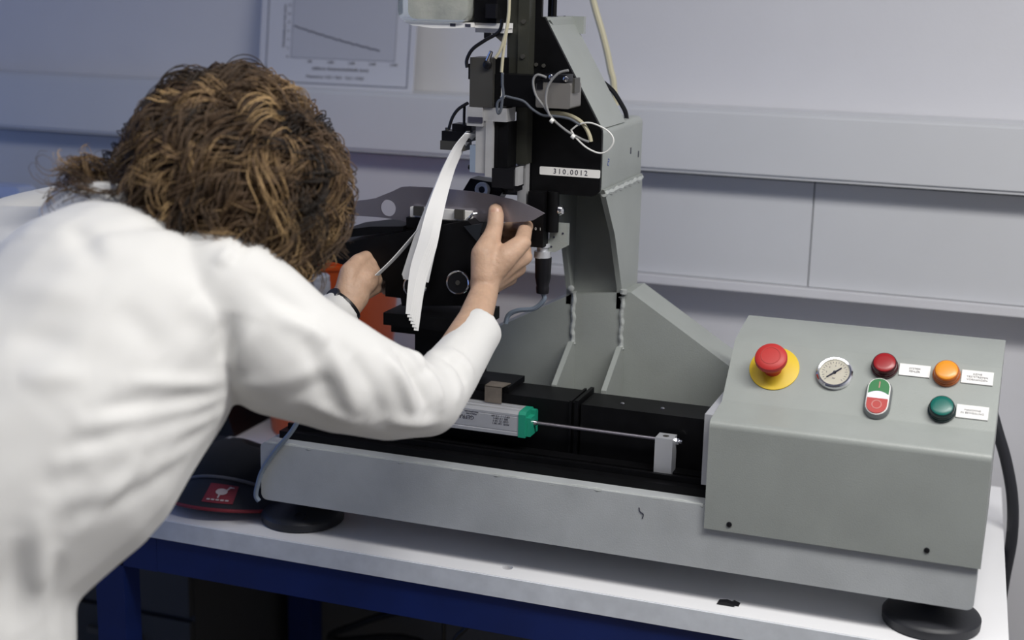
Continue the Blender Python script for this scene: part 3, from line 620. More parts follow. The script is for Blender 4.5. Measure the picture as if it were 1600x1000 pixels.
# column
G1 = prism([(0.205, 0.934), (0.205, 1.060), (0.345, 1.135), (0.434, 1.146), (0.603, 1.040), (0.603, 0.934)], 0.262, 0.335)
part('column_foot', G1, M['paint'], mc, bevel=0.003)
part('column_web', box(0.344, 0.414, 0.275, 0.345, 1.13, 1.31), M['paint'], mc)
part('column_flange', prism([(0.155, 1.305), (0.215, 1.235), (0.262, 1.150), (0.262, 1.120), (0.345, 1.120), (0.350, 1.305)], 0.413, 0.4205, axis='x'), M['paint'], mc, bevel=0.0015)
part('column_flange', prism([(0.185, 1.305), (0.230, 1.215), (0.262, 1.140), (0.262, 1.120), (0.345, 1.120), (0.350, 1.305)], 0.3375, 0.3450, axis='x'), M['paint'], mc, bevel=0.0015)
for x in (0.3455, 0.4185):
    part('rib', prism([(0.263, 1.066), (0.252, 1.066), (0.182, 1.020), (0.180, 0.944), (0.263, 0.944)], x, x + 0.0075, axis='x'), M['paint'], mc, bevel=0.001)
    part('weld_bead', tube([(x + 0.004 + 0.001 * math.sin(k * 2.1), 0.261, 1.063 + 0.0095 * k) for k in range(9)], lambda t: 0.0032 + 0.0004 * math.sin(t * 40) + 0.002 * (abs(t - 0.5) > 0.47), 8, 3), M['weld'], mc)
part('weld_bead', tube([(0.4185, 0.160 + 0.019 * k, 1.299 + 0.0010 * math.sin(k * 2.6)) for k in range(11)], lambda t: 0.0042 + 0.001 * math.sin(t * 50), 8, 3), M['weld'], mc)
part('weld_bead', tube([(0.4245 - 0.0001 * k, 0.258, 1.150 - 0.002 * k) for k in range(4)], 0.005, 8, 3), M['weld'], mc)
part('bolt', lathe((0.3455, 0.2615, 1.1440), (0, -1, 0), [(0, 0.0045), (0.004, 0.0045), (0.005, 0.003), (0.005, 0)], 12), M['weld'], mc)

# head housing with black front plate and sloped web
part('head_housing', prism(rounded_rect(0.312, 0.4175, 1.2985, 1.3885, 0.010, corners=(1, 0, 0, 1)), 0.1525, 0.350), M['paint'], mc, bevel=0.005)
HP = [(0.300, 1.64), (0.300, 1.2965), (0.4060, 1.2965), (0.4120, 1.2985), (0.4165, 1.3040), (0.4170, 1.310), (0.4170, 1.384), (0.4135, 1.390), (0.3330, 1.529), (0.329, 1.529), (0.329, 1.64)]
pl_ = part('front_plate', prism(HP, 0.1460, 0.1520), M['black'], mc, 'black front plate')
part('head_web', prism([(0.312, 1.5285), (0.3355, 1.5285), (0.3355, 1.5240), (0.4160, 1.3870), (0.400, 1.3870), (0.318, 1.5180)], 0.1522, 0.262), M['paint'], mc, bevel=0.001)
part('top_web', box(0.318, 0.352, 0.258, 0.268, 1.505, 1.5285), M['paint'], mc)
part('web_rib', prism([(0.153, 1.525), (0.262, 1.525), (0.262, 1.470)], 0.336, 0.339, axis='x'), M['paint'], mc)
for y in (0.205, 0.190, 0.240):
    part('screw_hole', cyl((0.330, y, 1.5265), (0.330, y, 1.5292), 0.0016, seg=10), M['ink'], mc)
for y, z in ((0.291, 1.344), (0.333, 1.335)):
    part('screw_hole', prism([(y - 0.0022, z - 0.0045), (y + 0.0022, z - 0.0045), (y + 0.0022, z + 0.0045), (y - 0.0022, z + 0.0045)], 0.4165, 0.4179, axis='x'), M['ink'], mc)
text('pen_mark', 'ru', (0.4180, 0.178, 1.3400), (0, 0.3, 1), (0, -1, 0.3), 0.012, mat('blue_pen', (0.05, 0.09, 0.35), 0.6), mc)
lb = part('number_label', prism(rounded_rect(0.3320, 0.4168, 1.3215, 1.3325, 0.0018), 0.1452, 0.1461), M['label'], pl_, 'white strip printed 310.0012')
text('number', '310.0012', (0.3755, 0.1450, 1.3270), (1, 0, 0), (0, 0, 1), 0.0098, M['ink'], lb, spacing=1.35)
for x in (0.339, 0.331):
    part('guide_rod', cyl((x - 0.011, 0.20 + (0.339 - x), 1.52), (x - 0.011, 0.20 + (0.339 - x), 1.66), 0.0036, seg=12), M['black'], mc)
part('bolt', cyl((0.334, 0.1455, 1.466), (0.334, 0.1435, 1.466), 0.0026, seg=10), M['alud'], pl_)
part('bolt', cyl((0.3235, 0.1455, 1.467), (0.3235, 0.1435, 1.467), 0.0026, seg=10), M['alud'], pl_)

# vertical guide in front of the plate
g = box(0.2885, 0.3045, 0.127, 0.146, 1.405, 1.66)
part('guide_rail', g, M['rail'], mc, 'dark olive vertical guide rail', bevel=0.001)
g = box(0.3050, 0.3200, 0.123, 0.146, 1.3365, 1.66)
part('guide_rail', g, M['rail'], mc, 'lighter olive vertical guide rail', bevel=0.001)
for z in (1.478, 1.523):
    part('bolt', cyl((0.3125, 0.1235, z), (0.3125, 0.1205, z), 0.003, seg=10), M['alud'], mc)
part('guide_strip', box(0.3070, 0.3190, 0.128, 0.142, 1.240, 1.337), M['bracket'], mc, 'pale lower guide strip', bevel=0.001)
part('carriage_bracket', box(0.2810, 0.3500, 0.088, 0.122, 1.4150, 1.4560), M['black'], mc, 'black cross bracket', bevel=0.0015)

# valve with plugs
va = part('valve', prism(rounded_rect(0.3465, 0.3930, 1.4165, 1.4485, 0.003), 0.0800, 0.125), M['alud'], mc, 'grey solenoid valve', bevel=0.0015)
va.data.materials[0] = mat('warm_grey_metal', (0.20, 0.19, 0.18), 0.4, 0.3)
part('plug', box(0.3560, 0.3860, 0.083, 0.112, 1.4440, 1.4590), M['blackm'], va, bevel=0.002)
part('plug', box(0.3480, 0.3560, 0.0785, 0.100, 1.4400, 1.4520), M['blackm'], va, bevel=0.001)
for x, z in ((0.3855, 1.4540), (0.3660, 1.4555)):
    part('screw', lathe((x, 0.083, z), (0, -1, 0), [(0, 0.0034), (0.0016, 0.0034), (0.0024, 0.0018), (0.0024, 0)], 12), M['chrome'], va)
part('mounting_lug', box(0.3930, 0.3960, 0.088, 0.11, 1.436, 1.455), M['alud'], va, bevel=0.001)

# actuator, its bracket and the lower slide
ac = part('actuator', box(0.2545, 0.2865, 0.081, 0.116, 1.4130, 1.4765), M['alud'], mc, 'grey-brown pneumatic actuator', bevel=0.004)
part('side_clip', box(0.2508, 0.2545, 0.085, 0.105, 1.4480, 1.4680), M['blackm'], ac, bevel=0.001)
part('bolt', cyl((0.2545, 0.095, 1.434), (0.2505, 0.095, 1.434), 0.0026, seg=10), M['alud'], ac)
part('rear_block', box(0.2868, 0.2955, 0.090, 0.116, 1.4150, 1.4765), M['black'], ac, bevel=0.001)
part('air_fitting', cyl((0.2795, 0.080, 1.4735), (0.2850, 0.078, 1.4850), 0.0032, 0.0026, seg=12), M['chrome'], ac)
part('air_fitting', lathe((0.2795, 0.081, 1.4680), (0, -1, 0.1), [(0, 0.0055), (0.004, 0.0055), (0.005, 0.004), (0.005, 0)], 14), M['blackm'], ac)
br = bmesh.new()
box(0.2515, 0.2735, 0.0800, 0.118, 1.3880, 1.4125, br)
box(0.2737, 0.3055, 0.0840, 0.118, 1.3950, 1.4125, br)
part('clamp_head', br, M['bracket'], mc, 'pale grey strip clamp head', bevel=0.001)
part('clamp_slot', box(0.2540, 0.2740, 0.0785, 0.0802, 1.3930, 1.4000), M['ink'], mc)
part('clamp_plate', box(0.2622, 0.2768, 0.0860, 0.112, 1.3260, 1.3950), M['bracket'], mc, 'pale clamp back plate', bevel=0.0012)
part('clamp_plate', box(0.2772, 0.2868, 0.0830, 0.112, 1.3220, 1.3960), M['bracket'], mc, 'pale clamp side plate', bevel=0.0012)
part('clear_tape', box(0.2542, 0.2622, 0.086, 0.098, 1.3265, 1.3620), mat('bluish_clear_tape', (0.22, 0.27, 0.36), 0.25), mc, 'crumpled bluish tape')
part('bolt', cyl((0.2542, 0.092, 1.3320), (0.2505, 0.092, 1.3320), 0.003, seg=10), M['blackm'], mc)
sb = box(0.2870, 0.3060, 0.090, 0.123, 1.3200, 1.3940)
box(0.2905, 0.2925, 0.0885, 0.0902, 1.335, 1.388, sb)
part('slide_block', sb, M['black'], mc, bevel=0.001)
lo = box(0.2870, 0.3180, 0.0830, 0.122, 1.3085, 1.3340)
box(0.3090, 0.3170, 0.0860, 0.120, 1.3030, 1.3090, lo)
part('lower_stop', lo, M['blackm'], mc, bevel=0.0015)
part('stop_strip', box(0.3180, 0.3215, 0.0880, 0.110, 1.3120, 1.3360), M['bracket'], mc)
# proximity sensor left of the clamp
ps = box(0.2090, 0.2440, 0.092, 0.118, 1.3530, 1.3650)
part('proximity_sensor', ps, M['alud'], mc, bevel=0.001)
ps = box(0.2110, 0.2505, 0.092, 0.118, 1.3652, 1.3780)
box(0.2250, 0.2530, 0.094, 0.118, 1.3780, 1.3880, ps)
part('sensor_plug', ps, M['blackm'], mc, bevel=0.0012)
part('bolt', cyl((0.2160, 0.098, 1.378), (0.2160, 0.098, 1.382), 0.0025, seg=10), M['alud'], mc)
# hood with white ring behind the clamp
hd = prism([(0.208, 1.283), (0.222, 1.306), (0.262, 1.302), (0.270, 1.290), (0.262, 1.278), (0.240, 1.282), (0.216, 1.279)], 0.170, 0.200)
hood = part('sensor_hood', hd, M['blackm'], mc, bevel=0.003)
part('hood_lens', lathe((0.2420, 0.170, 1.2915), (-0.1, -1, 0.1), [(0, 0.0105), (0.006, 0.0105), (0.007, 0.0095), (0.006, 0.0050), (0.003, 0.0045)], 24), M['label'], hood, 'white ring lens')
part('hood_lens_core', cyl((0.2420, 0.1680, 1.2917), (0.2415, 0.1645, 1.2921), 0.0046, seg=16), M['blackm'], hood)
part('hood_arm', box(0.262, 0.303, 0.178, 0.194, 1.286, 1.300), M['alud'], mc)

# upper bracket and motor
ub = bmesh.new()
box(0.2560, 0.2980, 0.088, 0.122, 1.5140, 1.5205, ub)
prism([(0.163, 1.5195), (0.175, 1.5150), (0.205, 1.5122), (0.235, 1.5130), (0.258, 1.5150), (0.258, 1.5205), (0.163, 1.5205)], 0.074, 0.128, ub)
box(0.2560, 0.2960, 0.094, 0.126, 1.5080, 1.5140, ub)
part('jar_bracket', ub, M['label'], mc, 'white jar bracket', bevel=0.001)
part('bracket_gusset', prism([(0.2760, 1.5085), (0.2960, 1.5085), (0.2960, 1.4930)], 0.098, 0.104), M['alud'], mc)
for x in (0.2290, 0.2500):
    part('bracket_slot', box(x, x + 0.0075, 0.0734, 0.0742, 1.5155, 1.5190), M['ink'], mc)
part('bracket_clip', box(0.2690, 0.2765, 0.092, 0.100, 1.5010, 1.5082), M['blackm'], mc)
mt = part('upper_motor', box(0.2580, 0.2885, 0.085, 0.125, 1.5206, 1.66), M['black'], mc, bevel=0.002)
part('motor_plug', box(0.2760, 0.2900, 0.078, 0.086, 1.5270, 1.5450), M['blackm'], mt, bevel=0.002)

# spindle unit under the head, with its plug
sp = part('tool_spindle', box(0.3225, 0.3450, 0.128, 0.152, 1.2250, 1.3000), M['black'], mc, 'black tool spindle', bevel=0.003)
part('spindle_collar', cyl((0.352, 0.146, 1.245), (0.352, 0.146, 1.300), 0.0085, seg=20), M['black'], sp)
part('spindle_plate', prism([(0.3465, 1.2560), (0.3720, 1.2560), (0.3720, 1.2260), (0.3550, 1.2160), (0.3400, 1.2160), (0.3400, 1.2300), (0.3465, 1.2340)], 0.150, 0.160), M['paint'], sp, 'grey mounting plate', bevel=0.001)
for x, z in ((0.3535, 1.2370), (0.3660, 1.2430), (0.3500, 1.2235)):
    part('screw_hole', cyl((x, 0.1502, z), (x, 0.1492, z), 0.0014, seg=10), M['ink'], sp)
text('scale_print', '1 0 1', (0.3345, 0.1278, 1.2500), (1, 0, 0), (0, 0, 1), 0.0055, M['label'], sp, spacing=1.4)
part('clamp_nut', lathe((0.3620, 0.148, 1.2750), (1, -0.3, 0), [(0, 0.0075), (0.002, 0.0072), (0.0045, 0.005), (0.0055, 0)], 16), M['chrome'], sp)
part('plug_nut', lathe((0.3375, 0.150, 1.2275), (0, 0, -1), [(0, 0.0105), (0.005, 0.0105), (0.006, 0.008), (0.011, 0.0075), (0.011, 0.0115), (0.020, 0.0115)], 24), M['alu'], sp)
part('cable_plug', lathe((0.3390, 0.150, 1.2080), (0, 0, -1), [(0, 0.0115), (0.028, 0.0108), (0.040, 0.0085), (0.042, 0.0092), (0.050, 0.0085), (0.051, 0)], 24), M['blackm'], sp)
part('plug_cable', tube(G['C_SPIN'], 0.0034, 8), M['cablegrey'], sp)

# black clamping stage
sg = part('clamp_stage', prism(G['STAGE'], 0.080, 0.165), M['black'], mc, 'black blade clamping stage', bevel=0.0015)
part('stage_arm', prism([(0.062, 1.2215), (0.158, 1.2400), (0.158, 1.2460), (0.110, 1.2420), (0.066, 1.2340)], 0.086, 0.160), M['black'], sg)
part('corner_plate', prism([(0.2505, 1.2545), (0.2760, 1.2600), (0.2720, 1.2330)], 0.0775, 0.083), mat('dark_slate_plate', (0.012, 0.015, 0.020), 0.4), sg)
for x, z in ((0.2475, 1.1800), (0.1850, 1.1690)):
    kn = part('knob', lathe((x, 0.081, z), (0.12, -1, 0.05), [(0, 0.012), (0.006, 0.012), (0.008, 0.0150), (0.020, 0.0158), (0.0215, 0.0150), (0.0215, 0.0)], 36), M['blackm'], sg)
    part('knob_ring', lathe(Vector((x, 0.081, z)) + Vector((0.12, -1, 0.05)).normalized() * 0.0205, (0.12, -1, 0.05), [(0, 0.0159), (0.0012, 0.0163), (0.0022, 0.0155), (0.0016, 0.0140), (0.0, 0.0138)], 40), M['chrome'], kn)
    part('knob_screw', lathe(Vector((x, 0.081, z)) + Vector((0.12, -1, 0.05)).normalized() * 0.0214, (0.12, -1, 0.05), [(0, 0.0034), (0.001, 0.003), (0.001, 0)], 12), M['alud'], kn)
part('clamp_bed', box(0.1600, 0.2500, 0.092, 0.125, 1.2440, 1.2580), M['black'], sg, bevel=0.001)
part('jaw', box(0.1630, 0.2520, 0.0985, 0.1075, 1.2570, 1.2715), M['label'], sg, 'white clamp jaw', bevel=0.0006)
for x in (0.1700, 0.2300):
    part('jaw_stop', box(x, x + 0.0135, 0.0930, 0.0984, 1.2610, 1.2735), M['alud'], sg, bevel=0.0008)
part('jaw_screw', tube([(0.2480, 0.094, 1.2600), (0.2530, 0.093, 1.2650), (0.2570, 0.094, 1.2690), (0.2620, 0.096, 1.2700)], 0.0018, 8), M['chrome'], sg)
part('stage_plate', box(0.1400, 0.2700, 0.062, 0.168, 1.1120, 1.1290), M['black'], sg, bevel=0.0012)
part('stage_plate_edge', box(0.1480, 0.2650, 0.0700, 0.165, 1.1010, 1.1125), M['black'], sg)
part('stage_stem', box(0.1750, 0.2550, 0.090, 0.160, 1.0350, 1.1010), M['black'], sg)
part('stage_carriage', box(0.08, 0.3050, 0.116, 0.182, 1.0196, 1.0285), M['black'], sg, bevel=0.0015)

# control box
prof = [(0.015, 0.9050), (0.015, 1.038)]
for i in range(7):
    t = math.radians(180 - 80 * i / 6)
    prof.append((0.025 + 0.010 * math.cos(t), 1.0385 + 0.010 * math.sin(t)))
prof += [(0.083, 1.0535), (0.0865, 1.0560), (0.1490, 1.1185), (0.1530, 1.1210), (0.236, 1.1350), (0.2415, 1.1345), (0.2450, 1.1300), (0.2450, 0.9050)]
cb = part('control_box', prism(prof, 0.6085, 0.9435, axis='x'), M['paint'], mc, 'grey sheet metal control box', bevel=0.0025)
A0 = Vector((0.609, 0.085, 1.055))
UV_V = Vector((0, 1, 1)).normalized()
UV_N = Vector((0, -1, 1)).normalized()


def cp_(u, v, n=0.0):
    return A0 + Vector((u, 0, 0)) + UV_V * v + UV_N * n


for x in (0.6405, 0.8805):
    z = 0.9150 if x < 0.7 else 0.9190
    part('screw', lathe((x, 0.0152, z), (0, -1, 0), [(0, 0.0036), (0.0012, 0.0034), (0.0018, 0.0022), (0.0018, 0)], 14), M['blackm'], cb)
# emergency stop
ydisc = part('emergency_stop_plate', lathe(cp_(0.0577, 0.0550), UV_N, [(0, 0.0320), (0.0012, 0.0320), (0.0015, 0.0315), (0.0015, 0)], 48), M['yellow'], cb, 'round yellow backing plate')
part('emergency_stop_button', lathe(cp_(0.0560, 0.0535), UV_N, [(0.001, 0.0115), (0.012, 0.0120), (0.016, 0.0150), (0.021, 0.0185), (0.025, 0.0205), (0.029, 0.0208),
     (0.032, 0.0198), (0.0340, 0.0170), (0.0348, 0.0120), (0.0350, 0)], 40), M['red'], cb, 'red mushroom push button')
part('twist_mark', lathe(cp_(0.0560, 0.0535, 0.0343), UV_N, [(0, 0.0128), (0.0009, 0.0124), (0.0009, 0.0116), (0, 0.0112)], 36), M['btnred'], cb)
# gauge
gc = (0.1345, 0.0562)
ga = part('pressure_gauge', lathe(cp_(*gc), UV_N, [(0, 0.0230), (0.003, 0.0232), (0.006, 0.0228), (0.0075, 0.0212), (0.0070, 0.0190), (0.0052, 0.0182), (0.004, 0.0180)], 44), M['chrome'], cb, 'chrome rimmed round pressure gauge')
part('dial', lathe(cp_(*gc, 0.001), UV_N, [(0, 0.0185), (0.0035, 0.0185), (0.0036, 0)], 40), M['dial'], ga)
tk = bmesh.new()
for i in range(21):
    t = math.radians(225 - 270 * i / 20)
    r0, r1 = (0.0128, 0.0160) if i % 2 == 0 else (0.0142, 0.0160)
    d = Vector((math.cos(t), math.sin(t)))
    s = Vector((-d.y, d.x)) * 0.0003
    q = [tk.verts.new(cp_(gc[0] + (d * r + s * k).x, gc[1] + (d * r + s * k).y, 0.0048)) for r, k in ((r0, -1), (r1, -1), (r1, 1), (r0, 1))]
    tk.faces.new(q)
part('scale', tk, M['ink'], ga, smooth=0)
nd = math.radians(42)
part('needle', tube([cp_(gc[0] - 0.012 * math.cos(nd), gc[1] - 0.012 * math.sin(nd), 0.0056), cp_(*gc, 0.0056), cp_(gc[0] + 0.0105 * math.cos(nd), gc[1] + 0.0105 * math.sin(nd), 0.0056)], lambda t: 0.0009 + 0.0004 * (1 - abs(t - .5) * 2), 6, 3), M['ink'], ga)
part('needle_hub', lathe(cp_(*gc, 0.0050), UV_N, [(0, 0.0022), (0.0016, 0.0020), (0.0016, 0)], 16), M['ink'], ga)
for u, v, s in ((-0.0085, -0.0080, '0'), (-0.012, 0.0, '2'), (-0.0085, 0.0085, '4'), (0.0, 0.0118, '6'), (0.0085, 0.0085, '8'), (0.0, -0.0095, 'bar')):
    text('dial_number', s, cp_(gc[0] + u * 0.85, gc[1] + v * 0.85, 0.0048), (1, 0, 0), UV_V, 0.0032, M['ink'], ga, depth=0.0001)
part('glass', lathe(cp_(*gc, 0.0066), UV_N, [(0, 0.0186), (0.0004, 0.0186), (0.0004, 0)], 36), mat('gauge_glass', (1, 1, 1), 0.03, Transmission_Weight=1.0, IOR=1.1), ga)
# pilot lamps
for u, v, lens, ring, nm, h in ((0.1945, 0.0740, 'redlens', 'redring', 'red pilot lamp', 0.0135), (0.2700, 0.0725, 'amblens', 'ambring', 'amber pilot lamp', 0.0135), (0.2700, 0.0210, 'grnlens', 'grnring', 'dark green pilot lamp', 0.0135)):
    pl2 = part('pilot_lamp', lathe(cp_(u, v), UV_N, [(0, 0.0168), (0.004, 0.0168), (0.0045, 0.0160), (0.0075, 0.0160), (0.0080, 0.0154), (h - 0.0022, 0.0152), (h - 0.0008, 0.0146), (h, 0.0136), (h, 0.0128)], 40), M[ring], cb, nm)
    part('lens', lathe(cp_(u, v, h - 0.004), UV_N, [(0, 0.0134), (0.0042, 0.0134), (0.0050, 0.0120), (0.0055, 0.0080), (0.0057, 0)], 36), M[lens], pl2)
# double push button
def pill(u, v, hw, hh, n=10):
    pts = []
    for i in range(n + 1):
        t = PI * i / n
        pts.append((u + hw * math.cos(t), v + (hh - hw) + hw * math.sin(t)))
    for i in range(n + 1):
        t = PI + PI * i / n
        pts.append((u + hw * math.cos(t), v - (hh - hw) + hw * math.sin(t)))
    return pts


def pill_ring(layers, bm=None):
    bm = bm or bmesh.new()
    rings = [[bm.verts.new(cp_(x, y, n)) for x, y in pill(u, v, hw, hh)] for u, v, hw, hh, n in layers]
    for a, c in zip(rings[:-1], rings[1:]):
        for i in range(len(a)):
            j = (i + 1) % len(a)
            bm.faces.new((a[i], a[j], c[j], c[i]))
    bm.faces.new(rings[-1])
    bm.faces.new(rings[0][::-1])
    return bm


bu, bv = 0.1925, 0.0265
pb = part('push_button', pill_ring([(bu, bv, 0.0162, 0.0285, 0), (bu, bv, 0.0162, 0.0285, 0.004), (bu, bv, 0.0142, 0.0265, 0.0085)]), M['btnbezel'], cb, 'oval double push button')
part('bezel_rim', pill_ring([(bu, bv, 0.0140, 0.0263, 0.0080), (bu, bv, 0.0138, 0.0261, 0.0095)]), M['label'], pb)
gpts = [p for p in pill(bu, bv, 0.0126, 0.0249, 14) if p[1] > bv + 0.004]
gm = bmesh.new()
lowg = [(bu + 0.0126 * k / 6, bv + 0.0028 + 0.0042 * (1 - (k / 6) ** 2)) for k in range(-6, 7)]
a = [gm.verts.new(cp_(x, y, 0.0090)) for x, y in gpts + lowg]
c = [gm.verts.new(cp_(x, y, 0.0105)) for x, y in gpts + lowg]
gm.faces.new(c)
for i in range(len(a)):
    gm.faces.new((a[i], a[(i + 1) % len(a)], c[(i + 1) % len(a)], c[i]))
part('start_cap', gm, M['btngreen'], pb, 'green upper half', smooth=0)
part('start_mark', plane_rect(bu - 0.0006, bu + 0.0006, bv + 0.0115, bv + 0.0205, 0.0105, 0.0108, cp_), M['btnmark'], pb)
wm = bmesh.new()
wp = [(bu + 0.0124 * k / 6, bv + 0.0024 + 0.0042 * (1 - (k / 6) ** 2)) for k in range(-6, 7)] + [(bu + 0.0124, bv - 0.0035), (bu - 0.0124, bv - 0.0035)]
a = [wm.verts.new(cp_(x, y, 0.0090)) for x, y in wp]
c = [wm.verts.new(cp_(x, y, 0.0108)) for x, y in wp]
wm.faces.new(c)
for i in range(len(a)):
    wm.faces.new((a[i], a[(i + 1) % len(a)], c[(i + 1) % len(a)], c[i]))
part('indicator_lens', wm, M['btnwhite'], pb, 'white middle lens', smooth=0)
rm = bmesh.new()
rpts = [p for p in pill(bu, bv, 0.0126, 0.0249, 14) if p[1] < bv - 0.0030]
rpts = sorted(rpts, key=lambda p: math.atan2(p[1] - bv + 0.012, p[0] - bu))
rp2 = [(bu - 0.0126, bv - 0.0038)] + [p for p in pill(bu, bv, 0.0126, 0.0249, 14)[15:]] + [(bu + 0.0126, bv - 0.0038)]
a = [rm.verts.new(cp_(x, y, 0.0090)) for x, y in rp2]
c = [rm.verts.new(cp_(x, y, 0.0112)) for x, y in rp2]
rm.faces.new(c)
for i in range(len(a)):
    rm.faces.new((a[i], a[(i + 1) % len(a)], c[(i + 1) % len(a)], c[i]))
part('stop_cap', rm, M['btnred'], pb, 'red lower half', smooth=0)
part('stop_mark', lathe(cp_(bu, bv - 0.0128, 0.0110), UV_N, [(0, 0.0064), (0.0006, 0.0062), (0.0006, 0.0052), (0, 0.0050)], 28), M['btnmark'], pb)
# printed plates
for u0, u1, v0, v1, s in ((0.2125, 0.2500, 0.0655, 0.0822, 'SYSTEM\nFEHLER'), (0.2880, 0.3255, 0.0640, 0.0825, 'KEINE\nTESTSTREIFEN\nVORHANDEN'), (0.2870, 0.3245, 0.0145, 0.0325, 'MASCHINE\nIN BEWEGUNG')):
    pt = part('name_plate', plane_rect(u0, u1, v0, v1, 0.0, 0.0016, cp_), M['label'], cb, 'white plate reading ' + s.replace('\n', ' '), smooth=0)
    text('plate_text', s, cp_((u0 + u1) / 2, (v0 + v1) / 2, 0.0018), (1, 0, 0), UV_V, 0.0039, M['ink'], pt, depth=0.0001, spacing=1.05, line=1.05)

# wiring on the head
for k, r, m_, lab in (('C_BLACKTOP', 0.0024, 'blackm', None), ('C_SENS', 0.0022, 'blackm', None), ('C_SENS2', 0.0020, 'blackm', None), ('C_WIRE1', 0.0017, 'wireblue', None),
                      ('C_LOOP1', 0.0016, 'wiregrey', None), ('C_LOOP2', 0.0016, 'wiregrey', None), ('C_YEL', 0.0028, 'hose', 'yellowed air hose'), ('C_CLEAR', 0.0021, 'hose', 'clear yellowish hose'),
                      ('C_CLEAR2', 0.0021, 'hose', 'clear yellowish hose'), ('C_LOOPB', 0.0019, 'wireblue', None)):
    part('cable', tube(G[k], r, 8), M[m_], mc, lab)
part('cable_tie', tube(G['C_TIE'], 0.0012, 6), M['tie'], mc, 'white cable tie loop')
for px_ in (G['C_LOOP1'][7], G['C_LOOP1'][5], G['C_WIRE1'][0]):
    part('cable_tie', lathe(Vector(px_) + Vector((-0.003, -0.002, 0)), (0.8, 0, -0.6), [(0, 0.0030), (0.0045, 0.0030)], 10), M['tie'], mc)
part('cable_tie', box(0.2965, 0.2990, 0.0865, 0.0885, 1.4150, 1.4580), M['tie'], mc)
part('air_hose', tube(G['C_HOSE'], 0.0052, 10), M['hose'], mc, 'yellowed air hose')
part('cable', tube(G['C_BLACK2'], 0.0035, 8), M['blackm'], mc, 'thick black cable')
part('cable', tube(G['C_LEFT'], 0.0035, 10), M['cablegrey'], mc, 'grey cable hanging over the beam end')
part('power_cable', tube([(0.935, 0.246, 1.06)] + G['C_RIGHT'], 0.0085, 12), M['rubber'], mc, 'thick black power cable')

# ------------------------------------------------------------ container on the bracket
jar = thing('granule_jar', (0.205, 0.105, 1.5206), 'clear plastic jar of off-white granules at the top of the photo', 'jar')
part('wall', prism(rounded_rect(0.1565, 0.2555, 1.5208, 1.640, 0.012, corners=(0, 0, 1, 1)), 0.070, 0.135), M['jar'], jar, bevel=0.004)
part('contents', prism(rounded_rect(0.1700, 0.2535, 1.5235, 1.600, 0.010, corners=(0, 0, 1, 1)), 0.073, 0.132), M['grains'], jar, bevel=0.004)
part('lid', box(0.154, 0.258, 0.067, 0.138, 1.640, 1.652), M['bracket'], jar)

# ------------------------------------------------------------ knife in the clamp
kb = prism(G['KNIFE'], 0.1085, 0.1108)
hx, hz = G['KHOLE'][0]
kr = abs(G['KHOLE'][1][0] - hx)
ko = bpy.data.objects.new('tmp', bpy.data.meshes.new('tmp'))
kb.to_mesh(ko.data)
kb.free()
kc = bpy.data.objects.new('tmp2', bpy.data.meshes.new('tmp2'))
hb = cyl((hx, 0.10, hz), (hx, 0.12, hz), kr, seg=36)
hb.to_mesh(kc.data)
hb.free()
COL.objects.link(ko)
COL.objects.link(kc)
md = ko.modifiers.new('b', 'BOOLEAN')
md.object = kc
md.operation = 'DIFFERENCE'
bv_ = ko.modifiers.new('v', 'BEVEL')
bv_.width = 0.0006
bv_.segments = 2
bv_.limit_method = 'ANGLE'
me = bpy.data.meshes.new_from_object(ko.evaluated_get(bpy.context.evaluated_depsgraph_get()))
bpy.data.objects.remove(ko)
bpy.data.objects.remove(kc)
me.name = 'knife'
tag(link('knife', me, M['steel']), 'steel kitchen knife blade with round hole clamped under the machine head', 'knife')

# ------------------------------------------------------------ paper strips
def lerp(P, Q, t):
    return [Vector(p).lerp(Vector(q), t) for p, q in zip(P, Q)]


def shifted(P, off):
    return [Vector(p) + Vector(off) for p in P]


LL, LR, SL, SR = G['LONG_L'], G['LONG_R'], G['SHORT_L'], G['SHORT_R']
ORD = ('lowest', 'second lowest', 'third lowest', 'fourth lowest', 'fifth lowest', 'highest')


def fan(P, top, end):
    n_ = len(P) - 1
    return [Vector(p) + Vector(top).lerp(Vector(end), (i / n_) ** 1.5) for i, p in enumerate(P)]


for k in range(6):
    tp_, en_ = (-0.0003 * k, -0.0011 * k, 0.0), (-0.0019 * k, -0.0012 * k, 0.0046 * k)
    s = part('paper_strip', ribbon(fan(LL, tp_, en_), fan(LR, tp_, en_), 0.0010), M['paper'], smooth=20)
    tag(s, 'long white paper strip in the front pack, its end %s of six' % ORD[k], 'paper strip', 'long paper strips in the front pack')
for k in range(4):
    tp_, en_ = (-0.0004 * k, 0.003 + 0.0012 * k, 0.0), (-0.0045 - 0.0014 * k, 0.010 + 0.0016 * k, 0.0016 * k)
    s = part('paper_strip', ribbon(fan(SL, tp_, en_), fan(SR, tp_, en_), 0.0009), M['paper'], smooth=20)
    tag(s, 'shorter white paper strip behind the stepped pack, %s from the front' % ('first', 'second', 'third', 'fourth')[k], 'paper strip', 'shorter paper strips behind')
lo_ = G['LOOSE']
s = part('paper_strip', ribbon(shifted(lo_, (0, 0.0, 0.0012)), shifted(lo_, (0, 0.012, -0.0012)), 0.0009), M['paper'], smooth=20)
tag(s, 'single loose paper strip seen edge-on bending away towards the left hand', 'paper strip')

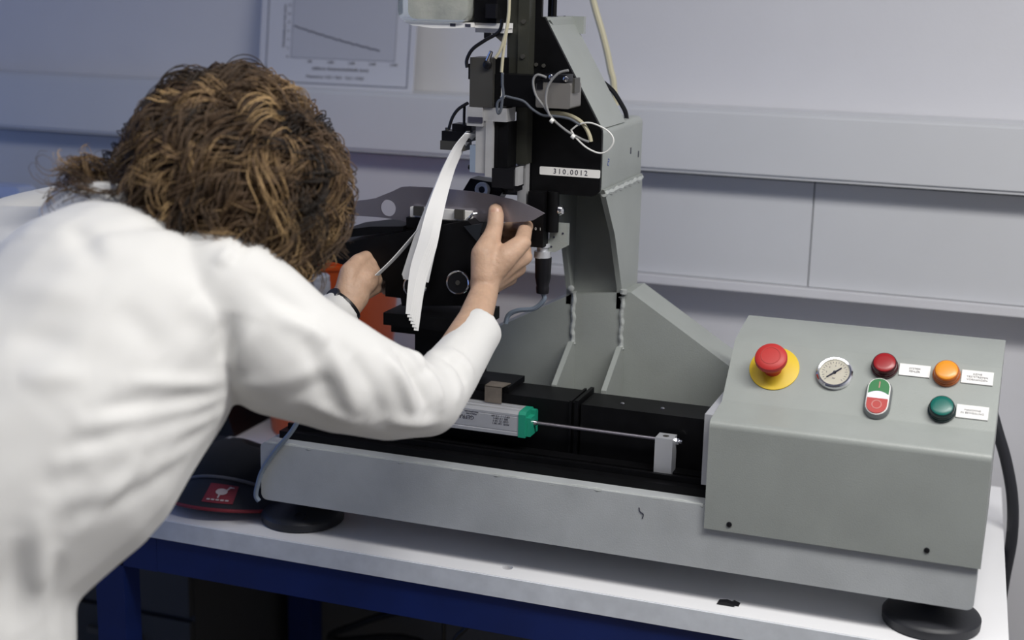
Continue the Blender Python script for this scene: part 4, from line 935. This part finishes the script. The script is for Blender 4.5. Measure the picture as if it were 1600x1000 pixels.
# ------------------------------------------------------------ things on the bench
bin_ = thing('orange_bin', (-0.17, 0.5, 0.80), 'bright orange plastic bin behind the black clamp stage and the person', 'bin')
part('bucket', lathe((-0.17, 0.5, 0.80), (0, 0, 1), [(0, 0.098), (0.004, 0.101), (0.31, 0.124), (0.318, 0.129), (0.324, 0.128), (0.324, 0.121), (0.31, 0.120), (0.01, 0.096), (0.01, 0)], 48), M['orange'], bin_)
part('rim', lathe((-0.17, 0.5, 1.105), (0, 0, 1), [(0, 0.1245), (0.002, 0.1285), (0.008, 0.1295), (0.010, 0.125)], 48), M['orange'], bin_)

cyl_ = thing('grey_cylinder', (-0.060, 0.25, 0.80), 'pale grey plastic cylinder standing behind the left wrist', 'container')
part('body', lathe((-0.060, 0.25, 0.80), (0, 0, 1), [(0, 0.019), (0.003, 0.0205), (0.318, 0.0205), (0.322, 0.019)], 32), M['greyplastic'], cyl_)
part('lid', lathe((-0.060, 0.25, 1.122), (0, 0, 1), [(0, 0.0195), (0.006, 0.0195), (0.008, 0.0175), (0.0075, 0)], 32), M['greyplastic'], cyl_)

bb = thing('black_case', (-0.37, 0.46, 0.80), 'black case with sloping side standing behind the cap near the coat', 'case')
part('shell', prism([(-0.29, 0.8005), (-0.305, 0.845), (-0.315, 0.875), (-0.44, 0.875), (-0.46, 0.8005)], 0.38, 0.56), M['blackm'], bb, bevel=0.004)
part('handle', tube([(-0.41, 0.47, 0.874), (-0.405, 0.47, 0.892), (-0.38, 0.47, 0.898), (-0.355, 0.47, 0.892), (-0.35, 0.47, 0.874)], 0.005, 8), M['blackm'], bb)

clip = thing('black_clip', (0.642, 0.031, 0.80), 'small black plastic clip lying on the white bench front', 'clip')
part('blade', prism([(0.628, 0.8003), (0.650, 0.8003), (0.652, 0.8020), (0.640, 0.8052), (0.630, 0.8035)], 0.026, 0.036), M['blackm'], clip, bevel=0.0006)
part('tab', prism([(0.644, 0.8003), (0.656, 0.8003), (0.648, 0.8030)], 0.030, 0.042), M['blackm'], clip)

# baseball cap
cap = thing('baseball_cap', (-0.135, 0.15, 0.80), 'black cap with red edged brim and red badge at the left beam end', 'cap')
cc = Vector((-0.135, 0.148, 0.803))
cm = bmesh.new()
rows = []
for i in range(11):
    t = PI / 2 * i / 10
    row = []
    for k in range(36):
        a = 2 * PI * k / 36
        rx, ry = 0.090, 0.086
        dent = 1 - 0.22 * math.sin(t) * max(0, math.sin(a + 0.6)) ** 2
        row.append(cm.verts.new(cc + Vector((rx * math.cos(t) ** 0.75 * math.cos(a) * dent, ry * math.cos(t) ** 0.75 * math.sin(a) * dent, 0.018 + 0.060 * math.sin(t) * dent))))
    rows.append(row)
base = [cm.verts.new(v.co + Vector((0, 0, -0.018))) for v in rows[0]]
for k in range(36):
    cm.faces.new((base[k], base[(k + 1) % 36], rows[0][(k + 1) % 36], rows[0][k]))
for r0, r1 in zip(rows[:-1], rows[1:]):
    for k in range(36):
        cm.faces.new((r0[k], r0[(k + 1) % 36], r1[(k + 1) % 36], r1[k]))
bmesh.ops.remove_doubles(cm, verts=cm.verts, dist=0.0006)
crown = part('crown', cm, M['capcloth'], cap, smooth=60)


def brim_pt(u, t):
    """u across -1..1, t from the crown seam 0 to the front edge 1"""
    a = math.radians(-84 + 62 * u)
    seam = Vector((0.089 * math.cos(a), 0.085 * math.sin(a), 0.0))
    out = Vector((math.cos(math.radians(-84)) * 0.30 + 0.75 * math.cos(a) * 0.5, -1.0, 0)).normalized()
    p = cc + seam + out * 0.048 * t * (1 - 0.30 * u * u)
    z = 0.046 * (1 - 0.80 * u * u) * (1 - 0.78 * t) + 0.002 + 0.006 * (1 - u * u) * t
    return Vector((p.x, p.y, 0.803 + z))


bmm = bmesh.new()
NU, NT = 24, 8
up_ = [[bmm.verts.new(brim_pt(-1 + 2 * i / NU, j / NT) + Vector((0, 0, 0.002))) for j in range(NT + 1)] for i in range(NU + 1)]
dn_ = [[bmm.verts.new(brim_pt(-1 + 2 * i / NU, j / NT) - Vector((0, 0, 0.001))) for j in range(NT + 1)] for i in range(NU + 1)]
for i in range(NU):
    for j in range(NT):
        bmm.faces.new((up_[i][j], up_[i][j + 1], up_[i + 1][j + 1], up_[i + 1][j]))
        bmm.faces.new((dn_[i][j], dn_[i + 1][j], dn_[i + 1][j + 1], dn_[i][j + 1]))
    bmm.faces.new((up_[i][NT], dn_[i][NT], dn_[i + 1][NT], up_[i + 1][NT]))
brim = part('brim', bmm, M['capbrim'], cap)
part('brim_edge', tube([brim_pt(-1 + 2 * i / 20, 1.0) for i in range(21)], 0.0026, 8, 2), M['capred'], brim, 'red brim edge')
part('brim_edge', tube([brim_pt(-1 + 2 * i / 20, 1.0) + Vector((0.002, 0.012, -0.004)) for i in range(21)], 0.002, 8, 2), M['capred'], brim, 'red under edge')
part('piping', tube([brim_pt(-0.95 + 1.9 * i / 20, 0.0) + Vector((0, -0.002, 0.0035)) for i in range(21)], 0.0026, 8, 2), M['capgrey'], cap, 'grey piping')
lab = bmesh.new()
ul, tl = [], []
for i in range(6):
    r_ = []
    for j in range(5):
        r_.append(lab.verts.new(brim_pt(-0.08 + 0.42 * i / 5, 0.22 + 0.62 * j / 4) + Vector((0, -0.0004, 0.0032))))
    ul.append(r_)
for i in range(5):
    for j in range(4):
        lab.faces.new((ul[i][j], ul[i][j + 1], ul[i + 1][j + 1], ul[i + 1][j]))
lb = part('badge', lab, M['caplabel'], brim, 'red woven badge with pale bird')
em = bmesh.new()


def bp(u, t):
    return brim_pt(-0.08 + 0.42 * u, 0.22 + 0.62 * t) + Vector((0, -0.0008, 0.0042))


def flat(pts):
    em.faces.new([em.verts.new(bp(u, t)) for u, t in pts])


flat([(0.52 + 0.20 * math.cos(a), 0.42 + 0.17 * math.sin(a)) for a in [2 * PI * k / 14 for k in range(14)]])
flat([(0.62, 0.36), (0.70, 0.34), (0.80, 0.12), (0.74, 0.10)])
flat([(0.72, 0.13), (0.88, 0.13), (0.90, 0.17), (0.76, 0.20)])
flat([(0.46, 0.55), (0.52, 0.55), (0.50, 0.76), (0.45, 0.76)])
for k in range(5):
    flat([(0.14 + 0.15 * k, 0.82), (0.25 + 0.15 * k, 0.82), (0.25 + 0.15 * k, 0.90), (0.14 + 0.15 * k, 0.90)])
part('badge_bird', em, mat('pale_thread', (0.45, 0.38, 0.38), 0.8), brim, smooth=0)

# cables under the bench
uc = part('floor_cable', tube([(-0.02, 0.60, 0.0), (-0.01, 0.60, 0.35)] + G['C_UNDER'] + [(0.32, 0.60, 0.45), (0.36, 0.64, 0.0)], 0.007, 8), M['blackm'])
tag(uc, 'dark cable arching in the shadow under the bench', 'cable')
uc = part('floor_cable', tube([(0.140, 0.30, 0.772), (0.136, 0.30, 0.57), (0.135, 0.31, 0.48), (0.150, 0.33, 0.0)], 0.004, 8), M['blackm'])
tag(uc, 'thin straight black cable hanging below the blue bench rail', 'cable')
uc = part('floor_cable', tube([(0.235, 0.30, 0.772), (0.187, 0.30, 0.59), (0.142, 0.30, 0.48), (0.11, 0.33, 0.0)], 0.004, 8), M['blackm'])
tag(uc, 'thin slanting black cable hanging below the blue bench rail', 'cable')

# ------------------------------------------------------------ the person
bm = bmesh.new()
chain(bm, [(p[0], p[1], p[2], p[3] - 0.022) for p in G['TORSO'][:5]])
chain(bm, [(*G['TORSO'][0][:3], 0.085), (*G['SHOULD'][1][:3], 0.042)])
chain(bm, [(*G['SHOULD'][0][:3], 0.048), (*G['SHOULD'][1][:3], 0.046), (*G['SHOULD'][2][:3], 0.046)])
chain(bm, G['RARM'])
chain(bm, G['LARM'])
H = G['HEAD']
ball(bm, H[0][:3], 0.090, (1.0, 1.0, 1.0))
chain(bm, [H[0], H[1]])
chain(bm, [(*H[1][:3], 0.075), H[2], H[3]])
chain(bm, [(*G['SHOULD'][1][:3], 0.046), H[4], H[5]])
hc = Vector(H[0][:3])
FW = (Vector((0.25, 0.10, 1.22)) - hc).normalized()
RT = FW.cross(Vector((0.55, 0.2, 0.8))).normalized()
UPH = RT.cross(FW).normalized()
chain(bm, [(*(hc + FW * 0.088 - UPH * 0.005), 0.014), (*(hc + FW * 0.112 - UPH * 0.028), 0.011)])
for s in (-1, 1):
    ball(bm, hc + RT * 0.084 * s - UPH * 0.030 + FW * 0.005, 0.022, (0.8, 0.8, 1.0), 14)
for key, wrist in (('RH', G['RARM'][-1]), ('LH', G['LARM'][-1])):
    Hd = G[key]
    chain(bm, [wrist] + Hd['palm'])
    for m_ in Hd['mc']:
        chain(bm, m_)
    if 'thenar' in Hd:
        chain(bm, Hd['thenar'])
    chain(bm, Hd['thumb'])
    for f_ in Hd['f']:
        chain(bm, f_)
        ball(bm, Vector(f_[0][:3]).lerp(Vector(f_[1][:3]), 0.04) + Vector((0.0022, -0.0015, 0.0)), f_[0][3] * 0.98, (1, 1, 1), 14)
        ball(bm, Vector(f_[1][:3]) + Vector((0.0010, -0.0008, 0.0006)), f_[1][3] * 1.04, (1, 1, 1), 14)
hip = Vector(G['TORSO'][4][:3])
for s in (-1, 1):
    chain(bm, [(hip.x + 0.045 * s, hip.y, hip.z - 0.05, 0.065), (hip.x + 0.085 * s, hip.y + 0.03, 0.50, 0.058), (hip.x + 0.09 * s, hip.y - 0.03, 0.08, 0.04)])
    chain(bm, [(hip.x + 0.09 * s, hip.y - 0.04, 0.045, 0.04), (hip.x + 0.10 * s, hip.y + 0.12, 0.035, 0.034)])
bme = evaluated(bm, [('REMESH', dict(mode='VOXEL', voxel_size=0.0026)), ('SMOOTH', dict(factor=0.5, iterations=3))])
bme.name = 'person'
bme.shade_smooth()
person = link('person', bme, M['skin'])
tag(person, 'person with curly brown hair in white lab coat leaning over to hold the knife', 'person')

# nail of the right thumb
tp = G['RH']['thumb']
t0, t1_ = Vector(tp[2][:3]), Vector(tp[3][:3])
ax = (t1_ - t0).normalized()
view = Vector((0.45, -0.85, 0.25))
nrm = (view - ax * view.dot(ax)).normalized()
sd = ax.cross(nrm)
nm = bmesh.new()
rows = []
for i in range(7):
    r_ = []
    for j in range(7):
        u, v = -1 + 2 * i / 6, -1 + 2 * j / 6
        ww = 0.0062 * math.sqrt(max(0.0, 1 - 0.55 * v * v * v * v))
        ang = u * 0.75
        rad = 0.0109
        r_.append(nm.verts.new(t1_ + ax * (-0.0060 + 0.0060 * v * (1 - 0.12 * u * u)) + (nrm * math.cos(ang) + sd * math.sin(ang)) * rad + nrm * (-0.0004)))
    rows.append(r_)
for i in range(6):
    for j in range(6):
        nm.faces.new((rows[i][j], rows[i + 1][j], rows[i + 1][j + 1], rows[i][j + 1]))
part('fingernail', nm, M['nail'], person, smooth=80)

# eyes and lips on the hidden side of the head
for s in (-1, 1):
    e_ = bmesh.new()
    ball(e_, hc + FW * 0.083 + RT * 0.032 * s - UPH * 0.002, 0.012, (1, 1, 1), 16)
    part('eye', e_, M['label'], person)
part('lips', tube([hc + FW * 0.098 + RT * x - UPH * (0.060 - 3 * x * x) for x in (-0.022, -0.011, 0, 0.011, 0.022)], 0.005, 8), M['nail'], person)

# watch on the left wrist
la, lb_ = Vector(G['LARM'][2][:3]), Vector(G['LARM'][3][:3])
wax = (lb_ - la).normalized()
wc = la.lerp(lb_, 0.42)
w = part('wristwatch', lathe(wc - wax * 0.007, wax, [(0, 0.0262), (0.001, 0.0275), (0.013, 0.0268), (0.014, 0.0255)], 32), M['blackm'], person, 'black wristwatch strap')
wn = Vector((-0.35, -0.75, 0.55))
wn = (wn - wax * wn.dot(wax)).normalized()
part('buckle', lathe(wc - wn * 0.0268 - wax * 0.005, wax, [(0, 0.0035), (0.010, 0.0035)], 10), M['chrome'], w, 'silver buckle')
part('watch_case', lathe(wc + wn * 0.024, wn, [(0, 0.0105), (0.003, 0.0105), (0.0045, 0.009), (0.0046, 0)], 28), M['casew'], w, 'dark watch face')

# trousers
tm = bmesh.new()
chain(tm, [(hip.x, hip.y, hip.z - 0.02, 0.108), (hip.x, hip.y, hip.z - 0.10, 0.108)])
for s in (-1, 1):
    chain(tm, [(hip.x + 0.045 * s, hip.y, hip.z - 0.08, 0.075), (hip.x + 0.085 * s, hip.y + 0.03, 0.50, 0.074), (hip.x + 0.09 * s, hip.y - 0.03, 0.10, 0.060)])
tme = evaluated(tm, [('REMESH', dict(mode='VOXEL', voxel_size=0.008)), ('SMOOTH', dict(factor=0.5, iterations=4))])
tme.name = 'trousers'
tme.shade_smooth()
link('trousers', tme, M['trouser'], person, 'dark trousers')
for s in (-1, 1):
    sm = bmesh.new()
    chain(sm, [(hip.x + 0.09 * s, hip.y - 0.05, 0.052, 0.050), (hip.x + 0.10 * s, hip.y + 0.06, 0.048, 0.046), (hip.x + 0.105 * s, hip.y + 0.15, 0.044, 0.042)])
    part('shoe', sm, M['blackm'], person, smooth=80)

# coat
cm = bmesh.new()
chain(cm, G['TORSO'])
chain(cm, [(*G['TORSO'][0][:3], 0.105), (*G['SHOULD'][1][:3], 0.060)])
chain(cm, G['SHOULD'])
chain(cm, [(*G['SHOULD'][0][:3], 0.068), (*G['TORSO'][0][:3], 0.105), (*G['SHOULD'][2][:3], 0.066)])
chain(cm, [(*G['TORSO'][1][:3], 0.125), (*G['SHOULD'][3][:3], 0.078)])
chain(cm, [(*G['TORSO'][0][:3], 0.105), (*G['SHOULD'][3][:3], 0.078)])
chain(cm, G['RSLEEVE'])
chain(cm, G['LSLEEVE'])


def cuff(bm, js):
    p, q = Vector(js[-2][:3]), Vector(js[-1][:3])
    d = (q - p).normalized()
    r = js[-1][3]
    cyl(q - d * 0.02, q + d * 0.022, r * 1.02, r * 0.98, 28, bm)


cuff(cm, G['RSLEEVE'])
cuff(cm, G['LSLEEVE'])
cme = evaluated(cm, [('REMESH', dict(mode='VOXEL', voxel_size=0.004)), ('SMOOTH', dict(factor=0.6, iterations=18))])
n = len(cme.vertices)
co = np.empty(n * 3, np.float32)
cme.vertices.foreach_get('co', co)
co = co.reshape(n, 3)
nr = np.empty(n * 3, np.float32)
cme.vertex_normals.foreach_get('vector', nr)
nr = nr.reshape(n, 3)
disp = np.zeros(n)
for (p, q, amp, wd) in FOLDS:
    p, q = np.array(p), np.array(q)
    d = q - p
    L = np.linalg.norm(d)
    t = np.clip(((co - p) @ d) / (L * L), 0, 1)
    c = p + t[:, None] * d
    dist = np.linalg.norm(co - c, axis=1)
    disp += 1.6 * amp * np.exp(-(dist / wd) ** 2) * np.sin(np.pi * np.clip(t, 0.06, 0.94))
for i in range(n):
    v = Vector(co[i])
    disp[i] += 0.0050 * noise.noise(v * 7.0) + 0.0016 * noise.noise(Vector((v.x * 9 + v.z * 14, v.y * 12, v.z * 22 - v.x * 12)))
co += nr * disp[:, None]
cme.vertices.foreach_set('co', co.ravel())
cme.update()
cme.name = 'coat'
cme.shade_smooth()
coat = link('coat', cme, M['coat'], person, 'white cotton lab coat')

# turned-down collar
cq = Vector(G['COLLAR'][0])
nk = Vector((0.15, 0.22, 0.95)).normalized()
cu_, cw_ = frame_of(nk)
cr = bmesh.new()
rows = []
for k in range(40):
    a = 2 * PI * k / 40
    d = cu_ * math.cos(a) + cw_ * math.sin(a)
    wob = 0.004 * math.sin(3 * a + 1) + 0.003 * math.sin(5 * a)
    rows.append([cr.verts.new(cq + d * r + nk * (h + wob)) for r, h in ((0.072, -0.02), (0.070, 0.010), (0.072, 0.022), (0.078, 0.024), (0.086, 0.008), (0.098, -0.022), (0.094, -0.024), (0.080, 0.004))])
for k in range(40):
    a, c = rows[k], rows[(k + 1) % 40]
    for j in range(8):
        cr.faces.new((a[j], a[(j + 1) % 8], c[(j + 1) % 8], c[j]))
part('collar', cr, M['coat'], coat, 'turned down coat collar', smooth=80)

# curly hair: locks of strands flowing from the crown, pulled down by gravity
sk = np.array(hc.lerp(Vector(H[1][:3]), 0.5))
crown_dir = np.array((Vector((0.75, 0.22, 0.62))).normalized())
NL, NS, K = 640, 11, 26
fwd, uph = np.array(FW), np.array(UPH)
roots = []
while len(roots) < NL:
    d = rng.normal(size=3)
    d /= np.linalg.norm(d)
    if d @ fwd > 0.82 and d @ uph < 0.30:
        continue
    if d @ uph < -0.80:
        continue
    roots.append(d)
roots = np.array(roots)
lock_tone = np.array([0.38 + 0.85 * noise.noise(Vector(r_) * 3.4) for r_ in roots])
lock_tone = np.clip(lock_tone + rng.normal(0.0, 0.17, NL), 0, 1)
# lower roots carry shorter locks, so the hair ends at the collar and shoulder
rz = roots[:, 2]
lock_len = (0.085 + 0.060 * np.clip(rz + 0.25, 0, 1)) * rng.uniform(0.8, 1.2, NL)
nape = (roots @ crown_dir < -0.35)
lock_len[nape] *= 1.6
side_ = (roots @ fwd > 0.15) & (rz < 0.2)
lock_len[side_] *= 1.35
D = np.repeat(roots, NS, 0) + rng.normal(scale=0.048, size=(NL * NS, 3))
D /= np.linalg.norm(D, axis=1)[:, None]
N = NL * NS
lk = np.repeat(np.arange(NL), NS)
Ls = lock_len[lk] * rng.uniform(0.85, 1.08, N)
P = sk + D * 0.097
layer = np.repeat(rng.uniform(0.101, 0.118, NL), NS) + rng.normal(scale=0.002, size=N)
path = np.zeros((K, N, 3))
g = np.array((0, 0, -1.0))
TL = np.array(G['TAIL'])
ldir = (TL[0] - sk) / np.linalg.norm(TL[0] - sk)
tailm = np.repeat((roots @ ldir) > 0.80, NS)
tail_end = TL[1] + np.repeat(rng.normal(scale=0.014, size=(NL, 3)), NS, 0)
Ls[tailm] = 0.13 * rng.uniform(0.75, 1.1, tailm.sum())
nz = rng.normal(size=(NL, 3))
cur = D.copy()
for k in range(K):
    path[k] = P
    rad = P - sk
    rl = np.linalg.norm(rad, axis=1)[:, None]
    rn = rad / rl
    tang = -crown_dir - (rn @ -crown_dir)[:, None] * rn
    tang /= np.maximum(np.linalg.norm(tang, axis=1)[:, None], 0.15)
    t = k / (K - 1)
    target = 0.85 * tang + (0.20 + 0.45 * t) * g + rn * (0.9 * max(0, 1 - t * 4)) + 0.35 * nz[lk]
    if k > 3:
        tdir = tail_end - P
        tdir /= np.maximum(np.linalg.norm(tdir, axis=1)[:, None], 0.02)
        target[tailm] = tdir[tailm] + 0.35 * nz[lk][tailm]
    target /= np.linalg.norm(target, axis=1)[:, None]
    cur = 0.6 * cur + 0.4 * target
    cur /= np.linalg.norm(cur, axis=1)[:, None]
    P = P + cur * (Ls / (K - 1))[:, None]
    rad = P - sk
    rl = np.linalg.norm(rad, axis=1)
    lim = np.minimum(0.099 + 0.05 * (k + 1) / 6, layer)
    push = rl < lim
    P[push] = sk + rad[push] / rl[push][:, None] * lim[push][:, None]
    far = rl > layer + 0.012
    pull = far & (t < 0.75) & ~tailm
    P[pull] = sk + rad[pull] / rl[pull][:, None] * (layer + 0.012)[pull][:, None]
# curl each lock round its own path
tg = np.gradient(path, axis=0)
tg /= np.maximum(np.linalg.norm(tg, axis=2)[..., None], 1e-6)
ref = np.repeat(rng.normal(size=(NL, 3)), NS, 0)
u = ref[None] - (tg * ref[None]).sum(2)[..., None] * tg
u /= np.maximum(np.linalg.norm(u, axis=2)[..., None], 1e-6)
w_ = np.cross(tg, u)
ph = np.repeat(rng.uniform(0, 6.28, NL), NS) + rng.normal(scale=0.28, size=N)
turns = np.repeat(rng.uniform(1.0, 2.2, NL) * rng.choice((-1, 1), NL), NS)
amp = np.repeat(rng.uniform(0.006, 0.013, NL), NS) * rng.uniform(0.85, 1.15, N)
tt = np.linspace(0, 1, K)[:, None]
ang = ph[None] + tt * turns[None] * 6.28
A = amp[None] * np.minimum(1, tt * 4)
path = path + u * (A * np.cos(ang))[..., None] + w_ * (A * np.sin(ang))[..., None]
path += (rng.normal(scale=0.0022, size=(N, 3)))[None] * np.minimum(1, tt * 3)[..., None]
tg = np.gradient(path, axis=0)
tg /= np.maximum(np.linalg.norm(tg, axis=2)[..., None], 1e-6)
u = ref[None] - (tg * ref[None]).sum(2)[..., None] * tg
u /= np.maximum(np.linalg.norm(u, axis=2)[..., None], 1e-6)
w_ = np.cross(tg, u)
rad = (0.0009 * (1 - 0.75 * tt ** 2))
S = 3
vs3 = np.zeros((K, N, S, 3), np.float32)
for s in range(S):
    a = 2 * PI * s / S
    vs3[:, :, s] = path + (u * math.cos(a) + w_ * math.sin(a)) * rad[..., None]
verts = vs3.transpose(1, 0, 2, 3).reshape(-1, 3)
base = (np.arange(N) * K * S)[:, None, None]
kk = np.arange(K - 1)[None, :, None]
ss = np.arange(S)[None, None, :]
i0 = base + kk * S + ss
i1 = base + kk * S + (ss + 1) % S
faces = np.stack([i0, i1, i1 + S, i0 + S], -1).reshape(-1, 4)
hm = bpy.data.meshes.new('hair')
hm.vertices.add(len(verts))
hm.vertices.foreach_set('co', verts.ravel())
hm.loops.add(faces.size)
hm.loops.foreach_set('vertex_index', faces.ravel().astype(np.int32))
hm.polygons.add(len(faces))
hm.polygons.foreach_set('loop_start', np.arange(0, faces.size, 4, dtype=np.int32))
hm.update(calc_edges=True)
hm.validate()
tone = np.clip(lock_tone[lk] + rng.normal(scale=0.07, size=N), 0, 1)
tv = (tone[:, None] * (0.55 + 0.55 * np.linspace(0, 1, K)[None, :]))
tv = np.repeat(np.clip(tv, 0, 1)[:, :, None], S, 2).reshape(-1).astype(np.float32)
atr = hm.attributes.new('tone', 'FLOAT', 'POINT')
atr.data.foreach_set('value', tv)
hm.shade_smooth()
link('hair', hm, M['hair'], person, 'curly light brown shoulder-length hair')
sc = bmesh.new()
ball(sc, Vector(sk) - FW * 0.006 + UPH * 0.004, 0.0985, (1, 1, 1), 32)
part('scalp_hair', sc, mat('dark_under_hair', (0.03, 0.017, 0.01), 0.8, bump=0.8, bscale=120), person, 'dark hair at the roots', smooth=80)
